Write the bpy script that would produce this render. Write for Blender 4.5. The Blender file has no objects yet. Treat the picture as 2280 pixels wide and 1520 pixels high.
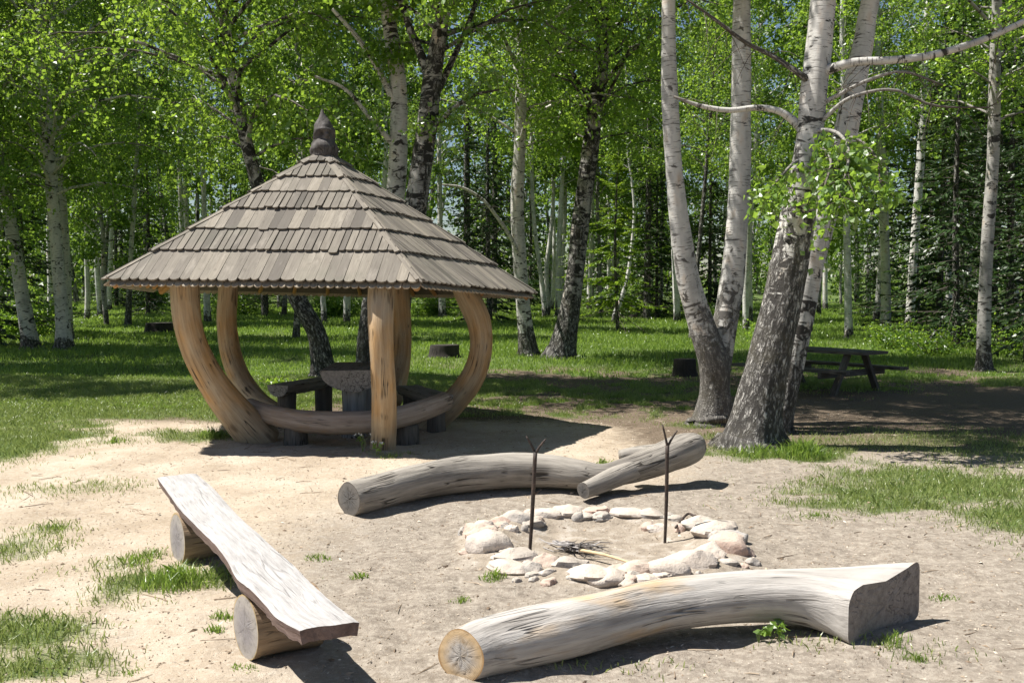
import bpy, math, random
import numpy as np

rng = np.random.default_rng(7)
random.seed(7)
sc = bpy.context.scene
COL = sc.collection
PI = math.pi

# ------------------------------------------------------------------ camera model
W_, H_, FPX = 2280.0, 1520.0, 2237.0
CAMH, HORIZ = 1.7, 640.0
PITCH = math.atan((760 - HORIZ) / FPX)
cp, sp = math.cos(PITCH), math.sin(PITCH)

def ray(px, py):
    u = (px - W_ / 2) / FPX
    v = (H_ / 2 - py) / FPX
    return np.array([u, cp + v * sp, -sp + v * cp])

def at(px, py, Y):
    r = ray(px, py)
    return np.array([0, 0, CAMH]) + r * (Y / r[1])

def gnd(px, py, z=0.0):
    r = ray(px, py)
    return np.array([0, 0, CAMH]) + r * ((z - CAMH) / r[2])

# ------------------------------------------------------------------ noise
def _hash(i, j, seed):
    h = (i.astype(np.int64) * 374761393 + j.astype(np.int64) * 668265263 + seed * 1442695041) & 0x7fffffff
    h = (h ^ (h >> 13)) * 1274126177 & 0x7fffffff
    return ((h ^ (h >> 16)) & 0xffff) / 65535.0

def vnoise(x, y, seed=0):
    x = np.asarray(x, float); y = np.asarray(y, float)
    i = np.floor(x); j = np.floor(y); fx = x - i; fy = y - j
    fx = fx * fx * (3 - 2 * fx); fy = fy * fy * (3 - 2 * fy)
    i = i.astype(np.int64); j = j.astype(np.int64)
    a = _hash(i, j, seed); b = _hash(i + 1, j, seed); c = _hash(i, j + 1, seed); d = _hash(i + 1, j + 1, seed)
    return (a * (1 - fx) + b * fx) * (1 - fy) + (c * (1 - fx) + d * fx) * fy

def fbm(x, y, seed=0, o=4):
    s = 0; a = .5; n = 0
    for k in range(o):
        s = s + a * vnoise(np.asarray(x) * 2 ** k, np.asarray(y) * 2 ** k, seed + k * 17); n += a; a *= .5
    return s / n

def sstep(a, b, x):
    t = np.clip((np.asarray(x, float) - a) / (b - a), 0, 1)
    return t * t * (3 - 2 * t)

def terrain(x, y):
    x = np.asarray(x, float); y = np.asarray(y, float)
    z = .016 * np.maximum(0, y - 19) ** 1.0 * sstep(17, 25, y)
    z = z + (fbm(x * .35, y * .35, 3) - .5) * .16 * sstep(11, 18, y)
    z = z + (fbm(x * .9, y * .9, 5) - .5) * .05 + (fbm(x * 4, y * 4, 9) - .5) * .03 + (vnoise(x * 7.5, y * 7.5, 12) - .5) * .012
    near = (y > 3) & (y < 13) & (np.abs(x) < 6)
    if near.any():
        xn, yn = x[near] if x.ndim else x, y[near] if y.ndim else y
        dz = np.zeros_like(xn)
        for bx, by, br, bh in DENT:
            q = (xn - bx) ** 2 + (yn - by) ** 2
            dz = dz + bh * np.exp(-q / (br * br))
        if z.ndim: z = z.copy(); z[near] += dz
        else: z = z + dz
    # ash hollow inside the stones
    d = np.hypot(x - FIRE[0], (y - FIRE[1]) * 1.02)
    z = z + .05 * np.exp(-((d - .80) / .17) ** 2) - .03 * (1 - sstep(.45, .75, d))
    return z
FIRE = gnd(1345, 1216)[:2]
_r = np.random.default_rng(77)
DENT = []
for _k in range(170):      # scuffs and footprints
    _y = 4 + 7.5 * _r.uniform() ** 1.2; _x = _r.uniform(-.55, .55) * _y; _a = _r.uniform(0, 6.28)
    for _t in (-.07, .07): DENT.append((_x + math.cos(_a) * _t, _y + math.sin(_a) * _t, .075, -_r.uniform(.008, .022)))
for _px, _Y in ((780, 7.5), (850, 7.75), (920, 7.98), (1000, 8.2), (1090, 8.4), (1180, 8.45), (1270, 8.4), (1060, 4.42), (1130, 4.5), (1200, 4.56), (1290, 4.66), (1900, 4.95), (1990, 5.0),
                (575, 11.2), (852, 10.45), (930, 12.3), (1672, 10.6), (1700, 10.6), (1590, 12.4), (1630, 10.6)):
    DENT.append(((_px - W_ / 2) / FPX * _Y, _Y, .24, .022))      # soil banked against logs, posts and trunks

# ------------------------------------------------------------------ mesh helpers
def link(o, parent=None):
    COL.objects.link(o)
    if parent is not None:
        o.parent = parent
    return o

def build(name, V, F, mat, parent=None, pt=None, fa=None, smooth=True, mi=None):
    """V (n,3) in the parent's space; F list / (m,k) array; pt: point attributes; fa: face attributes"""
    V = np.asarray(V, float)
    me = bpy.data.meshes.new(name)
    if isinstance(F, np.ndarray):
        m, k = F.shape
        me.vertices.add(len(V)); me.vertices.foreach_set('co', V.astype(np.float32).ravel())
        me.loops.add(m * k); me.loops.foreach_set('vertex_index', F.astype(np.int32).ravel())
        me.polygons.add(m)
        me.polygons.foreach_set('loop_start', np.arange(0, m * k, k, dtype=np.int32))
        me.update(calc_edges=True)
    else:
        me.from_pydata([tuple(v) for v in V], [], F)
    n = len(me.polygons)
    me.polygons.foreach_set('use_smooth', np.full(n, smooth, dtype=bool))
    for key, val in (pt or {}).items():
        val = np.asarray(val, np.float32)
        if val.ndim == 2:
            a = me.attributes.new(key, 'FLOAT_VECTOR', 'POINT'); a.data.foreach_set('vector', val.ravel())
        else:
            a = me.attributes.new(key, 'FLOAT', 'POINT'); a.data.foreach_set('value', val)
    for key, val in (fa or {}).items():
        a = me.attributes.new(key, 'FLOAT', 'FACE'); a.data.foreach_set('value', np.asarray(val, np.float32))
    for m_ in (mat if isinstance(mat, (list, tuple)) else [mat]):
        me.materials.append(m_)
    if mi is not None:
        me.polygons.foreach_set('material_index', np.asarray(mi, np.int32))
    me.update()
    return link(bpy.data.objects.new(name, me), parent)

def tag(o, label=None, cat=None, group=None, kind=None):
    if label: o['label'] = label
    if cat: o['category'] = cat
    if group: o['group'] = group
    if kind: o['kind'] = kind
    return o

def empty(name, loc, label, cat, group=None):
    o = bpy.data.objects.new(name, None)
    o.empty_display_size = .2
    o.location = [float(c) for c in loc]
    COL.objects.link(o)
    return tag(o, label, cat, group)

class MB:
    """collects pieces of one mesh"""
    def __init__(s): s.V = []; s.F = []; s.n = 0; s.P = {}; s.A = {}; s.M = []
    def add(s, V, F, pt=None, fa=None, m=0):
        V = np.asarray(V, float)
        s.V.append(V)
        for f in F: s.F.append(tuple(int(i) + s.n for i in f))
        s.n += len(V); s.M += [m] * len(F)
        for k, v in (pt or {}).items(): s.P.setdefault(k, []).append(np.asarray(v, float))
        for k, v in (fa or {}).items(): s.A.setdefault(k, []).append(np.broadcast_to(np.asarray(v, float), (len(F),)))
    def build(s, name, mat, parent=None, smooth=True, off=(0, 0, 0)):
        V = np.concatenate(s.V) - np.asarray(off)
        return build(name, V, s.F, mat, parent, {k: np.concatenate(v) for k, v in s.P.items()},
                     {k: np.concatenate(v) for k, v in s.A.items()}, smooth, s.M)

def catmull(P, n):
    P = np.asarray(P, float)
    Q = np.vstack([2 * P[0] - P[1], P, 2 * P[-1] - P[-2]])
    seg = len(P) - 1
    t = np.linspace(0, seg, n); i = np.minimum(t.astype(int), seg - 1); f = (t - i)[:, None]
    p0, p1, p2, p3 = Q[i], Q[i + 1], Q[i + 2], Q[i + 3]
    return .5 * ((2 * p1) + (-p0 + p2) * f + (2 * p0 - 5 * p1 + 4 * p2 - p3) * f ** 2 + (-p0 + 3 * p1 - 3 * p2 + p3) * f ** 3)

def frames(C):
    T = np.gradient(C, axis=0); T /= np.linalg.norm(T, axis=1)[:, None] + 1e-12
    ref = np.array([0, 0, 1.]) if abs(T[0, 2]) < .8 else np.array([1., 0, 0])
    Us = []
    u = ref - T[0] * (ref @ T[0]); u /= np.linalg.norm(u)
    for k in range(len(C)):
        u = u - T[k] * (u @ T[k]); u /= np.linalg.norm(u) + 1e-12
        Us.append(u)
    U = np.array(Us); Vv = np.cross(T, U)
    return T, U, Vv

def tube(P, n=24, k=14, rough=0.0, seed=0, flat=None, lump=0.0, caps=(True, True)):
    """P: list of (x,y,z,r). returns V,F,pt with straightened coordinates tc, radius rad, end rings.
    flat: optional (n,2) scaling of the section along U / V"""
    R_ = np.random.default_rng(seed)
    Q = catmull(P, n); C = Q[:, :3]; r = np.maximum(Q[:, 3], .0015)
    T, U, Vv = frames(C)
    s = np.concatenate([[0], np.cumsum(np.linalg.norm(np.diff(C, axis=0), axis=1))])
    a = np.arange(k) * 2 * PI / k
    A, S = np.meshgrid(a, s)
    rr = np.repeat(r[:, None], k, 1)
    if rough:
        d = np.zeros_like(A)
        for q in range(9):
            m = R_.integers(1, 5 if q < 5 else 8); fs = R_.uniform(.8, 5) * (1 if q < 5 else 3)
            d += np.sin(m * A + R_.uniform(0, 6.3) + fs * S) * R_.uniform(.3, 1) / (1 if q < 5 else 2)
        rr = rr * (1 + rough * d / 3)
    if lump:
        for q in range(int(3 + s[-1] * 2)):
            a0, s0 = R_.uniform(0, 6.28), R_.uniform(0, s[-1])
            da = np.angle(np.exp(1j * (A - a0)))
            rr = rr * (1 + lump * R_.uniform(-.4, 1) * np.exp(-(da / .45) ** 2 - ((S - s0) / .07) ** 2))
    cu, cv = np.cos(A) * rr, np.sin(A) * rr
    if flat is not None:
        f = np.asarray(flat, float)
        fx = np.interp(np.linspace(0, 1, n), np.linspace(0, 1, len(f)), f[:, 0])[:, None]
        fy = np.interp(np.linspace(0, 1, n), np.linspace(0, 1, len(f)), f[:, 1])[:, None]
        cu, cv = cu * fx, cv * fy
    V = C[:, None, :] + cu[..., None] * U[:, None, :] + cv[..., None] * Vv[:, None, :]
    tc = np.stack([cu, cv, S], -1)
    V = V.reshape(-1, 3); tc = tc.reshape(-1, 3)
    i = np.arange(n - 1)[:, None] * k; j = np.arange(k)[None]; j2 = (j + 1) % k
    F = np.stack([i + j, i + j2, i + k + j2, i + k + j], -1).reshape(-1, 4)
    F = [tuple(f) for f in F]
    if caps[0]: F.append(tuple(range(k - 1, -1, -1)))
    if caps[1]: F.append(tuple(range((n - 1) * k, n * k)))
    pt = {'tc': tc, 'rad': np.repeat(r, k)}
    ends = (V[:k].copy(), V[-k:].copy(), C[0], C[-1], -T[0], T[-1])
    return V, F, pt, ends

def endcap(ring, center, nrm, rings=6, dome=.006, seed=0):
    """a cut log end filling an open tube end"""
    R_ = np.random.default_rng(seed)
    k = len(ring); c = ring.mean(0)
    V = []; tc = []
    nrm = nrm / np.linalg.norm(nrm)
    u = ring[0] - c; u -= nrm * (u @ nrm); u /= np.linalg.norm(u); v = np.cross(nrm, u)
    for q in range(rings):
        f = 1 - q / rings
        p = c + (ring - c) * f + nrm * (dome * (1 - f * f) + (R_.normal(0, .0012, (k, 1)) if q else 0))
        V.append(p); d = p - c
        tc.append(np.stack([d @ u, d @ v, np.zeros(k)], -1))
    V.append((c + nrm * dome)[None]); tc.append(np.zeros((1, 3)))
    V = np.concatenate(V); tc = np.concatenate(tc)
    F = []
    for q in range(rings - 1):
        for j in range(k):
            j2 = (j + 1) % k
            F.append((q * k + j, q * k + j2, (q + 1) * k + j2, (q + 1) * k + j))
    b = (rings - 1) * k
    for j in range(k): F.append((b + j, b + (j + 1) % k, b + k))
    # outward orientation
    e1 = V[F[0][1]] - V[F[0][0]]; e2 = V[F[0][2]] - V[F[0][1]]
    if np.cross(e1, e2) @ nrm < 0: F = [tuple(reversed(f)) for f in F]
    return V, F, {'tc': tc, 'rad': np.full(len(V), np.linalg.norm(ring - c, axis=1).mean())}

# ------------------------------------------------------------------ materials
class NT:
    def __init__(s, name):
        s.m = bpy.data.materials.new(name); s.m.use_nodes = True
        s.t = s.m.node_tree; s.t.nodes.clear()
        s.out = s.n('ShaderNodeOutputMaterial')
    def n(s, typ, **kw):
        o = s.t.nodes.new(typ)
        for k, v in kw.items():
            if k.startswith('i_'):
                key = k[2:]
                key = int(key) if key.isdigit() else key.replace('_', ' ')
                if hasattr(v, 'is_output'): s.t.links.new(v, o.inputs[key])
                else: o.inputs[key].default_value = v
            else: setattr(o, k, v)
        return o
    def attr(s, name, out='Fac'):
        return s.n('ShaderNodeAttribute', attribute_name=name).outputs[out]
    def noise(s, vec, scale, detail=4, rough=.55, dist=0):
        return s.n('ShaderNodeTexNoise', i_Vector=vec, i_Scale=scale, i_Detail=detail, i_Roughness=rough, i_Distortion=dist).outputs['Fac']
    def scale(s, vec, xyz):
        return s.n('ShaderNodeMapping', i_Vector=vec, i_Scale=xyz).outputs[0]
    def math(s, op, a, b=0.0, clamp=False):
        o = s.n('ShaderNodeMath', operation=op, use_clamp=clamp)
        for i, v in enumerate((a, b)):
            if hasattr(v, 'is_output'): s.t.links.new(v, o.inputs[i])
            else: o.inputs[i].default_value = v
        return o.outputs[0]
    def ramp(s, fac, stops, interp='LINEAR'):
        o = s.n('ShaderNodeValToRGB', i_Fac=fac); cr = o.color_ramp; cr.interpolation = interp
        while len(cr.elements) < len(stops): cr.elements.new(.5)
        for e, (p, c) in zip(cr.elements, stops):
            e.position = p
            e.color = (c, c, c, 1) if not isinstance(c, (tuple, list)) else (*c, 1)
        return o.outputs[0]
    def step(s, fac, a, b):
        return s.n('ShaderNodeMapRange', i_Value=fac, i_1=a, i_2=b, i_3=0.0, i_4=1.0, clamp=True).outputs[0]
    def mix(s, fac, a, b, mode='MIX'):
        o = s.n('ShaderNodeMix', data_type='RGBA', blend_type=mode, clamp_factor=True)
        for idx, v in ((0, fac), (6, a), (7, b)):
            if hasattr(v, 'is_output'): s.t.links.new(v, o.inputs[idx])
            elif idx == 0: o.inputs[0].default_value = v
            else: o.inputs[idx].default_value = (*v, 1) if len(v) == 3 else v
        return o.outputs[2]
    def bump(s, h, strength=.4, dist=.01):
        return s.n('ShaderNodeBump', i_Height=h, i_Strength=strength, i_Distance=dist).outputs[0]
    def finish(s, col, rough=.85, bump=None, spec=.25):
        p = s.n('ShaderNodeBsdfPrincipled')
        for key, v in (('Base Color', col), ('Roughness', rough)):
            if hasattr(v, 'is_output'): s.t.links.new(v, p.inputs[key])
            else: p.inputs[key].default_value = (*v, 1) if isinstance(v, (tuple, list)) else v
        p.inputs['Specular IOR Level'].default_value = spec
        if bump is not None: s.t.links.new(bump, p.inputs['Normal'])
        s.t.links.new(p.outputs[0], s.out.inputs[0])
        return s.m
    def obj(s): return s.n('ShaderNodeTexCoord').outputs['Object']
    def rnd(s): return s.n('ShaderNodeObjectInfo').outputs['Random']

def wood_mat(name, dark, mid, light, warm=None, warm_amt=.5, rough=.8, crack=1.0, warm_scale=2.2, bumpd=.012, grain=26):
    t = NT(name); tc = t.attr('tc', 'Vector')
    long = t.scale(tc, (1, 1, .07))
    g = t.noise(long, grain, 6, .6)
    col = t.ramp(g, [(.3, dark), (.5, mid), (.72, light)])
    big = t.noise(t.scale(tc, (1, 1, .35)), 5, 3)
    col = t.mix(t.step(big, .35, .7), col, t.mix(.55, col, light), 'MIX')
    fine = t.noise(t.scale(tc, (1, 1, .05)), grain * 3.2, 4, .65)
    col = t.mix(t.math('MULTIPLY', t.step(fine, .52, .7), .42), col, tuple(c * .7 for c in dark))
    stn = t.noise(t.scale(tc, (1, 1, .5)), 7, 5, .65)
    col = t.mix(t.math('MULTIPLY', t.step(stn, .56, .72), .45), col, tuple(c * .9 for c in dark))
    h = g
    if warm:
        w = t.noise(t.scale(tc, (1, 1, .4)), warm_scale, 4, .6)
        wn = t.mix(t.step(g, .35, .62), tuple(c * .62 for c in warm), warm)
        col = t.mix(t.step(w, 1 - warm_amt - .08, 1 - warm_amt + .1), col, wn)
    cr = t.noise(t.scale(tc, (1, 1, .045)), 17, 2, .5, .4)
    line = t.math('ABSOLUTE', t.math('SUBTRACT', cr, .5))
    c2 = t.noise(tc, 3.2, 2)
    crk = t.math('MULTIPLY', t.math('SUBTRACT', 1.0, t.step(line, .004, .02)), t.step(c2, .46, .56))
    crk = t.math('MULTIPLY', crk, crack, True)
    col = t.mix(t.math('MULTIPLY', crk, .85), col, (.025, .02, .016))
    kn = t.n('ShaderNodeTexVoronoi', i_Vector=t.scale(tc, (1, 1, .5)), i_Scale=3.4).outputs['Distance']
    kk = t.math('SUBTRACT', 1.0, t.step(kn, .05, .13))
    col = t.mix(t.math('MULTIPLY', kk, .65), col, tuple(c * .45 for c in dark))
    hh = t.math('SUBTRACT', t.math('ADD', t.math('ADD', g, t.math('MULTIPLY', fine, .5)), t.math('MULTIPLY', kk, .5)), t.math('MULTIPLY', crk, 1.2))
    return t.finish(col, rough, t.bump(hh, .7, bumpd))

def endgrain_mat(name, inner, outer, ringc, bark=(.1, .075, .05), nring=150, crack=.35):
    t = NT(name); tc = t.attr('tc', 'Vector')
    wob = t.noise(tc, 5, 2)
    ln = t.n('ShaderNodeVectorMath', operation='LENGTH', i_0=tc).outputs['Value']
    rr = t.math('ADD', ln, t.math('MULTIPLY', wob, .05))
    rings = t.math('SINE', t.math('MULTIPLY', rr, 6.28 * nring))
    rel = t.math('DIVIDE', ln, t.attr('rad'))
    pat = t.noise(tc, 14, 5, .6)
    col = t.mix(t.step(t.math('ADD', rel, t.math('MULTIPLY', pat, .5)), .65, 1.1), inner, outer)
    col = t.mix(t.math('MULTIPLY', t.step(rings, -.2, 1), .15), col, ringc)
    col = t.mix(t.step(t.noise(tc, 22, 5, .7), .5, .72), col, tuple(c * .55 for c in outer))
    col = t.mix(t.step(rel, .93, .99), col, bark)
    ang = t.n('ShaderNodeTexGradient', gradient_type='RADIAL', i_Vector=tc).outputs['Fac']
    sp_ = t.n('ShaderNodeCombineXYZ', i_0=t.math('MULTIPLY', ang, 9.0), i_1=t.math('MULTIPLY', ln, 1.5)).outputs[0]
    cn = t.noise(sp_, 1.6, 2)
    ck = t.math('SUBTRACT', 1.0, t.step(t.math('ABSOLUTE', t.math('SUBTRACT', cn, .5)), .004, .02))
    ck = t.math('MULTIPLY', t.math('MULTIPLY', ck, t.step(rel, .9, .3)), crack)
    col = t.mix(ck, col, (.03, .022, .016))
    h = t.math('SUBTRACT', t.math('ADD', t.math('MULTIPLY', rings, .06), pat), ck)
    return t.finish(col, .9, t.bump(h, .5, .006))

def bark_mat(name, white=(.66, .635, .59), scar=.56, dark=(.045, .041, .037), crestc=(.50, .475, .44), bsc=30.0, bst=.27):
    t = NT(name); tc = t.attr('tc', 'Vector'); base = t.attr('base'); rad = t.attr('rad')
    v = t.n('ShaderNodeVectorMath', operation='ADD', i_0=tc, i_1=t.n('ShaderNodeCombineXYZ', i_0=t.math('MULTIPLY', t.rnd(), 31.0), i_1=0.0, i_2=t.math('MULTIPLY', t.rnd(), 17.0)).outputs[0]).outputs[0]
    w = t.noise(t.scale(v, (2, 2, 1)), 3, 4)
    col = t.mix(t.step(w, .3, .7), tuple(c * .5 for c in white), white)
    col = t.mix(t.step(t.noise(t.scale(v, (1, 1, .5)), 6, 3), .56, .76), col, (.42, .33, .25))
    ln = t.noise(t.scale(v, (2.2, 2.2, 20)), 3.4, 3, .5)
    col = t.mix(t.math('MULTIPLY', t.step(ln, .58, .66), .8), col, (.07, .06, .055))
    sc_ = t.noise(t.scale(v, (1.3, 1.3, 2.7)), 2.9, 5, .62, 1.0)
    thr = 1.02 - scar * .75
    scar_f = t.step(t.math('ADD', sc_, t.math('MULTIPLY', base, .18)), thr - .03, thr + .02)
    col = t.mix(scar_f, col, dark)
    # rough furrowed base: dark plates with pale grey crests
    wob = t.n('ShaderNodeTexNoise', i_Vector=v, i_Scale=9.0, i_Detail=4).outputs['Color']
    vd = t.n('ShaderNodeVectorMath', operation='MULTIPLY_ADD', i_0=wob, i_1=(.10, .10, .14), i_2=v).outputs[0]
    rn = t.n('ShaderNodeTexVoronoi', feature='DISTANCE_TO_EDGE', i_Vector=t.scale(vd, (1, 1, bst)), i_Scale=bsc, i_Randomness=1.0).outputs['Distance']
    r2 = t.noise(t.scale(v, (1, 1, .35)), 24, 5, .65)
    crest = t.math('MULTIPLY', t.step(rn, .0, .25), t.step(r2, .44, .62))
    rcol = t.mix(crest, dark, crestc)
    rcol = t.mix(t.step(t.noise(v, 4, 3), .5, .7), rcol, t.mix(.5, rcol, (.09, .08, .055)))
    bm = t.step(t.math('ADD', base, t.math('MULTIPLY', t.math('SUBTRACT', t.noise(t.scale(v, (1, 1, .4)), 6.5, 6, .68), .5), 2.6)), .40, .60)
    col = t.mix(bm, col, rcol)
    col = t.mix(t.step(rad, .028, .010), col, (.09, .075, .06))
    h = t.math('ADD', t.math('MULTIPLY', bm, t.math('ADD', crest, r2)), t.math('MULTIPLY', ln, -.25))
    return t.finish(col, .8, t.bump(h, .8, .02), .2)

def leaf_mat(name, lo, hi, tr=(.30, .46, .05), trf=.42, gloss=.06, var=.35):
    t = NT(name); v = t.attr('v'); r = t.rnd()
    f = t.math('ADD', t.math('MULTIPLY', v, 1 - var), t.math('MULTIPLY', r, var))
    col = t.mix(f, lo, hi)
    d = t.n('ShaderNodeBsdfDiffuse', i_Color=col)
    tcol = t.mix(f, tuple(c * .6 for c in tr), tr)
    tl = t.n('ShaderNodeBsdfTranslucent', i_Color=tcol)
    m = t.n('ShaderNodeMixShader', i_0=trf, i_1=d.outputs[0], i_2=tl.outputs[0])
    g = t.n('ShaderNodeBsdfAnisotropic', i_Color=(1, 1, 1, 1), i_Roughness=.38)
    m2 = t.n('ShaderNodeMixShader', i_0=gloss, i_1=m.outputs[0], i_2=g.outputs[0])
    t.t.links.new(m2.outputs[0], t.out.inputs[0])
    return t.m

M = {}
M['leaf'] = leaf_mat('birch leaves', (.052, .122, .016), (.165, .275, .032), (.46, .68, .07), .48, .035)
M['leaf_far'] = leaf_mat('woodland leaves', (.042, .095, .016), (.125, .215, .03), (.36, .56, .06), .45, .03)
M['leaf_sun'] = leaf_mat('young leaves', (.09, .18, .02), (.18, .30, .035), (.42, .64, .07), .5)
M['leaf_deep'] = leaf_mat('deep wood leaves', (.04, .085, .014), (.12, .205, .028), (.32, .5, .05), .42, .03)
M['needle'] = leaf_mat('spruce needles', (.014, .034, .012), (.045, .085, .022), (.09, .17, .035), .2, .03)
M['needle_light'] = leaf_mat('young spruce needles', (.09, .17, .014), (.20, .30, .03), (.44, .62, .05), .42, .03)
M['grass'] = leaf_mat('grass blades', (.095, .175, .024), (.24, .345, .06), (.42, .60, .09), .45, .05, .1)
M['grass_dry'] = leaf_mat('short pale grass', (.12, .19, .045), (.33, .36, .13), (.46, .56, .15), .35, .04, .1)
M['bark'] = bark_mat('birch bark')
M['bark_grey'] = bark_mat('grey flecked birch bark', (.64, .62, .58), .52, (.10, .092, .084), (.50, .47, .425), 42.0, .6)
M['bark_bright'] = bark_mat('white birch bark painted sunlit', (.80, .78, .74), .48)  # sunlight on slim stems put into a paler bark colour
M['bark_wood'] = bark_mat('woodland birch bark painted shaded', (.46, .44, .41), .58)  # dimmer copy of the birch bark, woodland shade put into its colour
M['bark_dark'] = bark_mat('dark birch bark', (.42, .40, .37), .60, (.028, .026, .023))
M['post'] = wood_mat('peeled pine post', (.24, .17, .11), (.37, .285, .185), (.47, .385, .275), (.52, .285, .095), .48, .65, 1.0, 1.9, .010)
M['seat'] = wood_mat('worn seat log', (.22, .16, .12), (.36, .28, .22), (.46, .38, .31), (.42, .24, .11), .42, .6, .8, 2.2, .006)
M['grey_log'] = wood_mat('weathered grey log', (.13, .115, .10), (.24, .215, .185), (.38, .345, .30), (.30, .215, .14), .3, .85, 1.3, 2, .012)
M['pale_log'] = wood_mat('sun bleached log', (.19, .172, .155), (.37, .34, .31), (.50, .47, .435), (.56, .34, .12), .42, .75, .8, 2.6, .012)
M['flare'] = wood_mat('rough sawn flare', (.15, .128, .115), (.235, .205, .185), (.32, .285, .26), None, 0, .9, .6)
M['plank'] = wood_mat('bleached plank', (.25, .235, .225), (.36, .342, .33), (.47, .452, .44), None, 0, .7, .35, 2, .008, 44)
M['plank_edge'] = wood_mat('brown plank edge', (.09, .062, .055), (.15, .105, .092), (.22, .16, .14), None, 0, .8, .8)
M['log_bark'] = wood_mat('brown support log', (.15, .10, .065), (.27, .19, .12), (.38, .29, .20), (.34, .20, .10), .4, .85, .9)
M['dark_wood'] = wood_mat('old dark boards', (.05, .043, .036), (.095, .082, .07), (.16, .145, .125), None, 0, .85, 1.0)
M['stump_dark'] = wood_mat('near-black stump wood', (.018, .015, .013), (.035, .03, .026), (.06, .052, .045), None, 0, .9, 1.0)  # one near-black tone for stump bodies and cut tops
M['table_wood'] = wood_mat('table half log', (.15, .14, .13), (.25, .235, .22), (.34, .325, .305), None, 0, .8, 1.5)
M['rafter'] = wood_mat('orange rafter', (.24, .13, .055), (.38, .21, .085), (.46, .27, .12), None, 0, .7, .5)
M['finial'] = wood_mat('dark carved wood', (.035, .03, .028), (.07, .062, .058), (.13, .12, .115), None, 0, .8, 1.2)
M['end_pale'] = endgrain_mat('pale cut end', (.40, .37, .34), (.50, .36, .21), (.28, .21, .14), (.34, .21, .10))
M['end_grey'] = endgrain_mat('grey cut end', (.13, .125, .12), (.17, .155, .14), (.07, .062, .055), (.09, .075, .06), 130, .9)
M['end_support'] = endgrain_mat('support cut end', (.26, .24, .24), (.34, .31, .28), (.17, .15, .145), (.40, .29, .13), 160)

def shingle_mat():
    t = NT('weathered shingles'); tc = t.attr('tc', 'Vector'); v = t.attr('v')
    g = t.noise(t.scale(tc, (1, .06, 1)), 55, 5, .6)
    base = t.ramp(v, [(0, (.085, .077, .068)), (.35, (.17, .152, .13)), (.7, (.27, .24, .198)), (1, (.41, .35, .27))])
    col = t.mix(t.step(g, .3, .7), t.mix(.5, base, (.09, .075, .062)), base)
    st = t.noise(t.scale(tc, (1, .3, 1)), 7, 4)
    col = t.mix(t.math('MULTIPLY', t.step(st, .55, .75), .5), col, (.42, .375, .32))
    ob = t.noise(t.obj(), 1.6, 5, .65)
    col = t.mix(t.math('MULTIPLY', t.step(ob, .52, .7), .4), col, (.13, .13, .10))
    lo = t.noise(t.scale(tc, (1, .5, 1)), 16, 3)
    col = t.mix(t.math('MULTIPLY', t.step(lo, .6, .75), .5), col, (.10, .085, .07))
    return t.finish(col, .85, t.bump(g, .5, .006), .2)
M['shingle'] = shingle_mat()

def metal_mat():
    t = NT('rusty iron rod'); o = t.obj()
    n = t.noise(o, 40, 4)
    col = t.ramp(n, [(.3, (.022, .017, .015)), (.55, (.055, .038, .03)), (.75, (.13, .085, .06))])
    return t.finish(col, .7, t.bump(n, .4, .003), .4)
M['iron'] = metal_mat()

def stone_mat(name, a, b, c):
    t = NT(name)
    o = t.n('ShaderNodeVectorMath', operation='ADD', i_0=t.obj(), i_1=t.n('ShaderNodeCombineXYZ', i_0=t.math('MULTIPLY', t.rnd(), 20.0)).outputs[0]).outputs[0]
    n = t.noise(o, 9, 6, .65)
    col = t.ramp(n, [(.3, a), (.5, b), (.72, c)])
    sp_ = t.noise(o, 70, 3, .6)
    col = t.mix(t.math('MULTIPLY', t.step(sp_, .56, .7), .5), col, tuple(x * .4 for x in a))
    up = t.n('ShaderNodeSeparateXYZ', i_0=t.n('ShaderNodeNewGeometry').outputs['Normal']).outputs[2]
    dust = t.math('MULTIPLY', t.step(t.math('ADD', up, t.math('MULTIPLY', t.noise(o, 14, 5, .7), 1.2)), .75, 1.5), .6)
    bl = t.noise(o, 4, 4, .7)
    col = t.mix(t.math('MULTIPLY', t.step(bl, .54, .68), .6), col, (.13, .11, .095))
    col = t.mix(dust, col, (.50, .425, .345))
    return t.finish(col, .85, t.bump(t.math('ADD', n, t.math('MULTIPLY', sp_, .4)), .7, .02), .25)
M['stone_white'] = stone_mat('whitish granite', (.37, .315, .275), (.49, .43, .38), (.60, .55, .495))
M['stone_pink'] = stone_mat('pink granite', (.36, .24, .19), (.48, .35, .285), (.58, .47, .40))
M['stone_grey'] = stone_mat('grey granite', (.22, .205, .19), (.35, .325, .30), (.48, .45, .415))
M['stone_red'] = stone_mat('reddish granite', (.38, .21, .165), (.50, .30, .235), (.60, .44, .36))

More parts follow.
